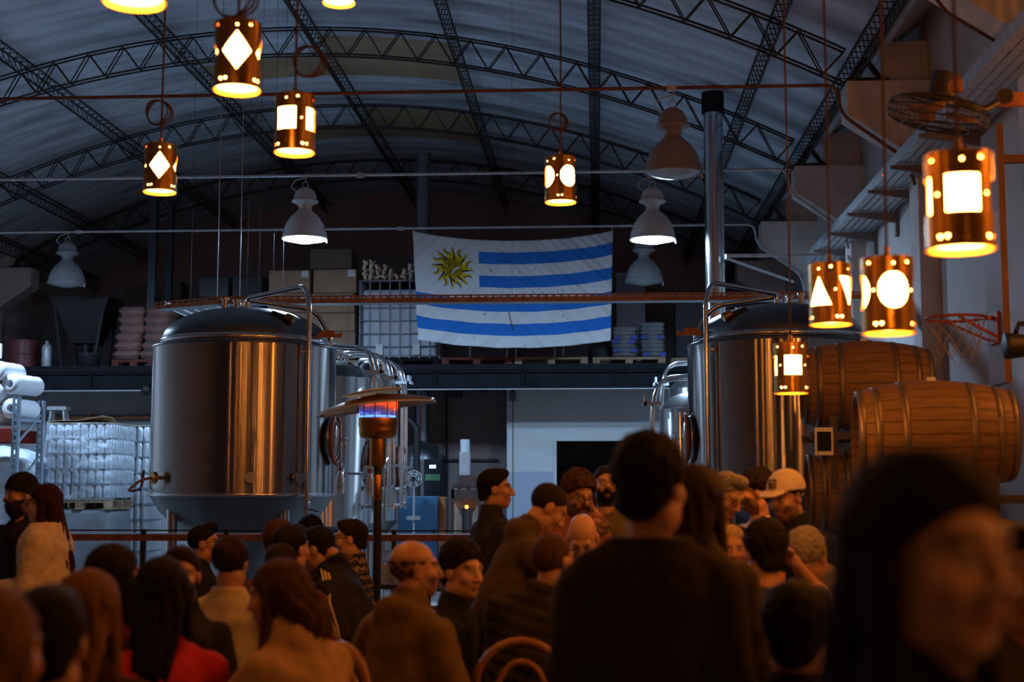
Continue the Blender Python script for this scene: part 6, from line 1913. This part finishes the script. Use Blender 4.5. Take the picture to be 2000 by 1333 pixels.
person('bearded man in an olive tee facing the camera behind the curly-haired man', (1183, 948, 9.2), 180, hy=172, hair='crop', hc='dark', beard=2, tc=(.12, .10, .045), top='tee', collar=False, sk='mid')
person('bald man seated and looking down before the curly-haired man', (1138, 1052, 7.85), 182, hy=185, hp=42, sit=True, hair='none', hc='grey', tc=(.10, .06, .04), sk='pale', top='sweater', s=1.03)
person('man in a dark quilted jacket sitting on the bentwood chair with his back turned', (1082, 1099, 6.35), 12, hy=38, sit=True, hair='crop', hc='brown', tc=(.035, .03, .02), top='puffer', sw=1.12, side=14, bulk=.012)
person('tall man with tousled dark hair standing with his back to the camera', (1274, 955, 3.9), 355, hy=32, hp=-2, hair='thick', hc='black', tc=(.026, .019, .010), top='jacket', bulk=.045, collar=.35, s=1.04, sw=1.02)
person('woman with long dark hair standing just right of the tall man', (1366, 983, 4.9), 25, hy=35, hair='longer', hc='dark', tc=(.05, .038, .02), s=.97, R=(-.02, .30, -.42), lean=6)
person('man with swept grey-blond hair and glasses looking down', (1420, 968, 8.1), 150, hy=138, hp=32, hair='quiff', hc='grey', glasses=True, tc=BLK, top='sweater', collar=False, lean=6, sk='pale')
person('dark-haired bearded man in profile with a white tee under a dark jacket', (1474, 962, 8.75), 240, hy=264, hp=6, hair='thick', hc='black', beard=1.3, tc=(.60, .52, .42), top='tee', collar=False)
def cap_badge(root, hwv, org):
    m = MB(); k = []
    for (x, z) in ((-.026, .075), (.026, .075), (.026, .118), (-.026, .118)): k.append(hwv(x, .099 if z < .1 else .078, z))
    m.add(k, [(0, 1, 2, 3), (3, 2, 1, 0)]); m.build('cap_badge', M_steel_dark, root, org=org)
    m = MB(); k = []
    for (x, z) in ((-.02, .081), (.02, .081), (.02, .112), (-.02, .112)): k.append(hwv(x, .1015 if z < .1 else .083, z))
    m.add(k, [(0, 1, 2, 3), (3, 2, 1, 0)]); m.build('badge_field', mat('badge_cream', (.5, .45, .36), .8), root, org=org)
    m = MB()
    m.ball(hwv(0, .098, .094), .011).ball(hwv(.008, .096, .102), .006)
    m.build('badge_animal', M_black, root, org=org)
cp = person('man in a white trucker cap and black jacket leaning over the table', (1535, 972, 7.55), 218, hy=226, hp=16, hair='buzz', hc='dark', beard=1, tc=(.014, .014, .016), sk='mid', bulk=.015, lean=8,
       cap=('cap', cloth('cap_white', (.62, .53, .42)), cap_badge), L=(-.02, .30, -.32), R=(-.02, .30, -.32))
# pale emblem on the jacket chest
c = cp['Sc'] + cp['Tf'] * .135 - cp['Rr'] * .10 - cp['Tu'] * .10
m = MB(); u_ = Vector(cp['Tu']); r_ = Vector(cp['Rr']); cc = Vector(c); ff = Vector(cp['Tf'])
pts_ = [(-.035, -.02), (.03, -.02), (.035, .0), (.012, .01), (.005, .045), (-.004, .05), (-.008, .02), (-.03, .0)]
m.add([cc + r_ * x + u_ * y + ff * .012 for x, y in pts_], [tuple(range(8)), tuple(range(7, -1, -1))])
m.build('chest_emblem', mat('emblem_gold', (.62, .5, .25), .6), cp['root'], org=tuple(cp['org']))
person('man with bleached short hair sitting at the high table', (1428, 1072, 7.6), 185, hy=176, hp=4, sit=True, hair='crop', hc='blond', tc=(.05, .045, .04), sk='mid', top='sweater')
person('man in a dark blue tee with black hair and a hand raised to his head', (1492, 1080, 6.4), 335, hy=340, hp=0, sit=True, hair='thick', hc='black', tc=(.045, .055, .075), top='tee', collar=False, sk='mid',
       R=(.02, .12, .17, .9, .4, -.5), L=(.0, .30, -.12), lean=6, curlR=.5, s=1.02)
person('person in a grey quilted jacket with grey-streaked hair bending forward', (1578, 1092, 7.0), 225, hy=215, hp=48, sit=True, hair='thick', hc='grey', tc=(.20, .17, .15), top='puffer', lean=16, sk='mid')
person('dark-haired person seated in the foreground below the man in the dark blue tee', (1558, 1243, 4.0), 20, sit=True, hair='thick', hc='black', tc=(.02, .013, .012), fine=False)
person('dark-haired person at the right edge of the picture', (2006, 1135, 3.4), 200, sit=True, hair='short', hc='black', tc=(.10, .07, .02), fine=False, top='sweater')
person('blurred woman with long dark hair turning to the right in the near foreground', (1822, 1091, 1.76), 120, hy=146, hp=3, hair='longer', hc='black', tc=(.012, .01, .012), s=.97, sk='pale', top='sweater')

# nordic sweater: real knit pattern
def nordic():
    m = MATS['cloth_nordic']; nt = m.node_tree; b = nt.nodes['Principled BSDF']
    tc = nt.nodes.new('ShaderNodeTexCoord'); sx = nt.nodes.new('ShaderNodeSeparateXYZ'); nt.links.new(tc.outputs['Object'], sx.inputs[0])
    def mth(op, a, bb):
        n_ = nt.nodes.new('ShaderNodeMath'); n_.operation = op
        for k, v in enumerate((a, bb)):
            if v is None: continue
            if isinstance(v, (int, float)): n_.inputs[k].default_value = v
            else: nt.links.new(v, n_.inputs[k])
        return n_.outputs[0]
    zig = mth('PINGPONG', mth('MULTIPLY', mth('ADD', sx.outputs['X'], sx.outputs['Y']), 1.0), .03)
    v = mth('ADD', sx.outputs['Z'], mth('MULTIPLY', zig, .7))
    band = mth('LESS_THAN', mth('MODULO', mth('ADD', v, 5.0), .055), .012)
    dots = mth('MULTIPLY', mth('GREATER_THAN', mth('SINE', mth('MULTIPLY', sx.outputs['Z'], 210), None), .3), mth('GREATER_THAN', mth('SINE', mth('MULTIPLY', mth('SUBTRACT', sx.outputs['X'], sx.outputs['Y']), 190), None), .5))
    f_ = mth('MAXIMUM', band, mth('MULTIPLY', dots, .7))
    mx = nt.nodes.new('ShaderNodeMixRGB'); mx.inputs[1].default_value = (.03, .03, .035, 1); mx.inputs[2].default_value = (.34, .24, .12, 1)
    nt.links.new(f_, mx.inputs['Fac']); nt.links.new(mx.outputs[0], b.inputs['Base Color'])
nordic()
# three stripes down the sleeve of the black jacket
i_ = st_man; rt = i_['root']; Mst = mat('sleeve_stripe', (.62, .50, .30), .7, var=0)
for k in (-1, 0, 1):
    m = MB(); pts_ = []
    S_, E_, W_ = (Vector(i_[n_]) for n_ in ('ShL', 'EL', 'WL')); Rr_ = Vector(i_['Rr']); F_ = Vector(i_['F']); U_ = Vector((0, 0, 1))
    out = (-Rr_ * .95 - F_ * .25).normalized()
    nk = Vector(i_['Sc']) + Vector(i_['Tu']) * .055 - Rr_ * .07
    line = [nk + U_ * .012, S_ + U_ * .075 + out * .0, S_.lerp(E_, .25) + out * .083, S_.lerp(E_, .5) + out * .077, S_.lerp(E_, .8) + out * .073, E_ + out * .068, E_.lerp(W_, .4) + out * .062]
    for j, p in enumerate(line):
        d = (line[min(j + 1, 6)] - line[max(j - 1, 0)]).normalized(); sd = d.cross(out if j > 1 else U_).normalized()
        pts_.append((p + sd * (.018 * k - .0055), p + sd * (.018 * k + .0055)))
    vs = [a for a, b in pts_] + [b for a, b in pts_]
    m.add(vs, [(j, j + 1, 8 + j, 7 + j) for j in range(6)], True); o = m.build('sleeve_stripe', Mst, rt, org=tuple(i_['org']))
    o.modifiers.new('t', 'SOLIDIFY').thickness = .006

# ================================================================ SEATS AND TABLES
M_bent = mat('bentwood', (.30, .13, .05), .35, var=.15, stretch=(8, 8, 1), scale=4)
M_seatw = mat('seat_ply', (.16, .07, .03), .5, var=.2)
def stool(x, y, z, lab):
    root = empty('bar_stool', (x, y, 0)); tag(root, lab, 'stool', 'round stools under the guests')
    MB().lathe([(.001, z - .035), (.15, z - .035), (.165, z - .02), (.165, z - .008), (.15, z), (.001, z - .006)], seg=24).build('seat', M_seatw, root)
    for a in (45, 135, 225, 315):
        c_, s_ = math.cos(math.radians(a)), math.sin(math.radians(a))
        MB().cyl((.11 * c_, .11 * s_, z - .03), (.19 * c_, .19 * s_, 0), .013, seg=8).build('leg', M_black, root)
    MB().tube([(.155 * math.cos(t), .155 * math.sin(t), z * .42) for t in [2 * math.pi * i / 20 for i in range(20)]], .008, 6, closed=True).build('foot_ring', M_black, root)
    return root
def bent_chair(x, y, z, yaw, lab, back_h=.45, w=.19):
    """seat centre x,y, seat height z; the back stands at -forward"""
    root = empty('bentwood_chair', (x, y, 0), -math.radians(yaw)); tag(root, lab, 'chair', 'bentwood chairs')
    MB().lathe([(.001, z - .03), (.19, z - .03), (.205, z - .015), (.19, z), (.001, z - .008)], seg=28).build('seat', M_seatw, root)
    pts_ = [(-.17, -.16, z - .02), (-w, -.19, z + .1), (-w - .005, -.22, z + back_h * .55)] + [(w * 1.02 * math.cos(t), -.24, z + back_h * .62 + back_h * .38 * math.sin(t)) for t in [math.pi - math.pi * i / 12 for i in range(13)]] + [(w + .005, -.22, z + back_h * .55), (w, -.19, z + .1), (.17, -.16, z - .02)]
    MB().tube(pts_, .016, 8).build('back_hoop', M_bent, root)
    wi = w * .58
    pts_ = [(-wi * .8, -.18, z - .01), (-wi, -.20, z + .15)] + [(wi * math.cos(t), -.225, z + back_h * .5 + back_h * .33 * math.sin(t)) for t in [math.pi - math.pi * i / 12 for i in range(13)]] + [(wi, -.20, z + .15), (wi * .8, -.18, z - .01)]
    MB().tube(pts_, .012, 8).build('inner_hoop', M_bent, root)
    for sx, sy in ((-.14, .13), (.14, .13), (-.15, -.14), (.15, -.14)):
        MB().cyl((sx, sy, z - .02), (sx * 1.3, sy * 1.35, 0), .017, .013, seg=10).build('leg', M_bent, root)
    MB().tube([(.16 * math.cos(t), .16 * math.sin(t), z * .45) for t in [2 * math.pi * i / 24 for i in range(24)]], .009, 6, closed=True).build('leg_ring', M_bent, root)
    return root
for info, yaw in SEATS:
    x, y, z = info['Pc']; lb = info['root']['label']
    if 'bentwood' in lb:
        bz = at(1022, 1252, y - .26).z
        bent_chair(at(1022, 1252, y - .26).x, y - .02, z - .15, 2, 'bentwood chair with a round hoop back in the bottom centre', bz - (z - .15), .19)
        continue
    words = lb.split()
    stool(x, y, z - .15 * info['s'], 'round stool under the ' + ' '.join(words[:9]))
p = at(748, 1262, 5.2)
bent_chair(p.x, p.y + .2, .47, 40, 'wooden chair with a curved top rail at the bottom, left of centre', p.z - .47, .15)
MB().tube(arc((0, -.16, p.z - .49), .17, math.pi * 1.1, math.pi * 1.9, 10, (1, 0, 0), (0, 1, 0)), .03, 8).build('top_rail', mat('pale_wood', (.42, .25, .15), .3), bpy.data.objects[[o.name for o in bpy.data.objects if o.name.startswith('bentwood_chair')][-1]])
p = at(52, 1178, 8.1)
bent_chair(p.x, p.y, .45, 30, 'bentwood chair behind the woman in the cream jacket', p.z - .45, .18)
M_top = mat('pale_table_top', (.46, .36, .22), .4, var=.12, stretch=(1, 6, 1), scale=4)
def table(x, y, w, d, z, lab, mt=M_top):
    root = empty('table', (x, y, 0)); tag(root, lab, 'table')
    n_ = 5
    for i in range(n_):
        MB().b2((-w / 2, -d / 2 + d * i / n_ + .002, z - .03), (w / 2, -d / 2 + d * (i + 1) / n_ - .002, z)).build('plank', mt, root)
    MB().b2((-w / 2 + .05, -d / 2 + .03, z - .09), (w / 2 - .05, d / 2 - .03, z - .03)).build('apron', M_black, root)
    for sx in (-w / 2 + .06, w / 2 - .06):
        for sy in (-d / 2 + .05, d / 2 - .05): MB().b2((sx - .02, sy - .02, 0), (sx + .02, sy + .02, z - .03)).build('leg', M_black, root)
    return root
zt_ = at(1452, 1172, 6.98).z
table(at(1462, 1172, 6.95).x, 6.95, .75, .22, zt_, 'narrow high table between the bleached-hair man and the man in the tee')
table(-3.05, 5.75, 1.0, .5, .74, 'pale table between the red top and the bearded man')
table(-1.55, 5.2, .6, .4, .74, 'pale table in front of the woman in the hooded beige jacket')
p = at(460, 1283, 7.9)
table(-2.15, 7.55, .9, .4, .74, 'pale table behind the person in the beige jacket')
# glasses and cards on the tables
gl = MB().lathe([(.03, .004), (.037, .13), (.034, .13), (.028, .01), (.001, .008)], seg=18).mesh('beer_glass')
gl.materials.append(mat('amber_beer', (.45, .18, .03), .1, var=0))
for i, (x, y, z, lab) in enumerate(((-2.9, 5.7, .74, 'beer glass on the table beside the red top'), (-2.3, 7.5, .74, 'beer glass on the table behind the beige jacket'), (at(1520, 1160, 6.95).x, 6.95, zt_, 'beer glass on the narrow high table'))):
    o = link('beer_glass', gl, None, None, (x, y, z + .001)); tag(o, lab, 'glass', 'beer glasses')
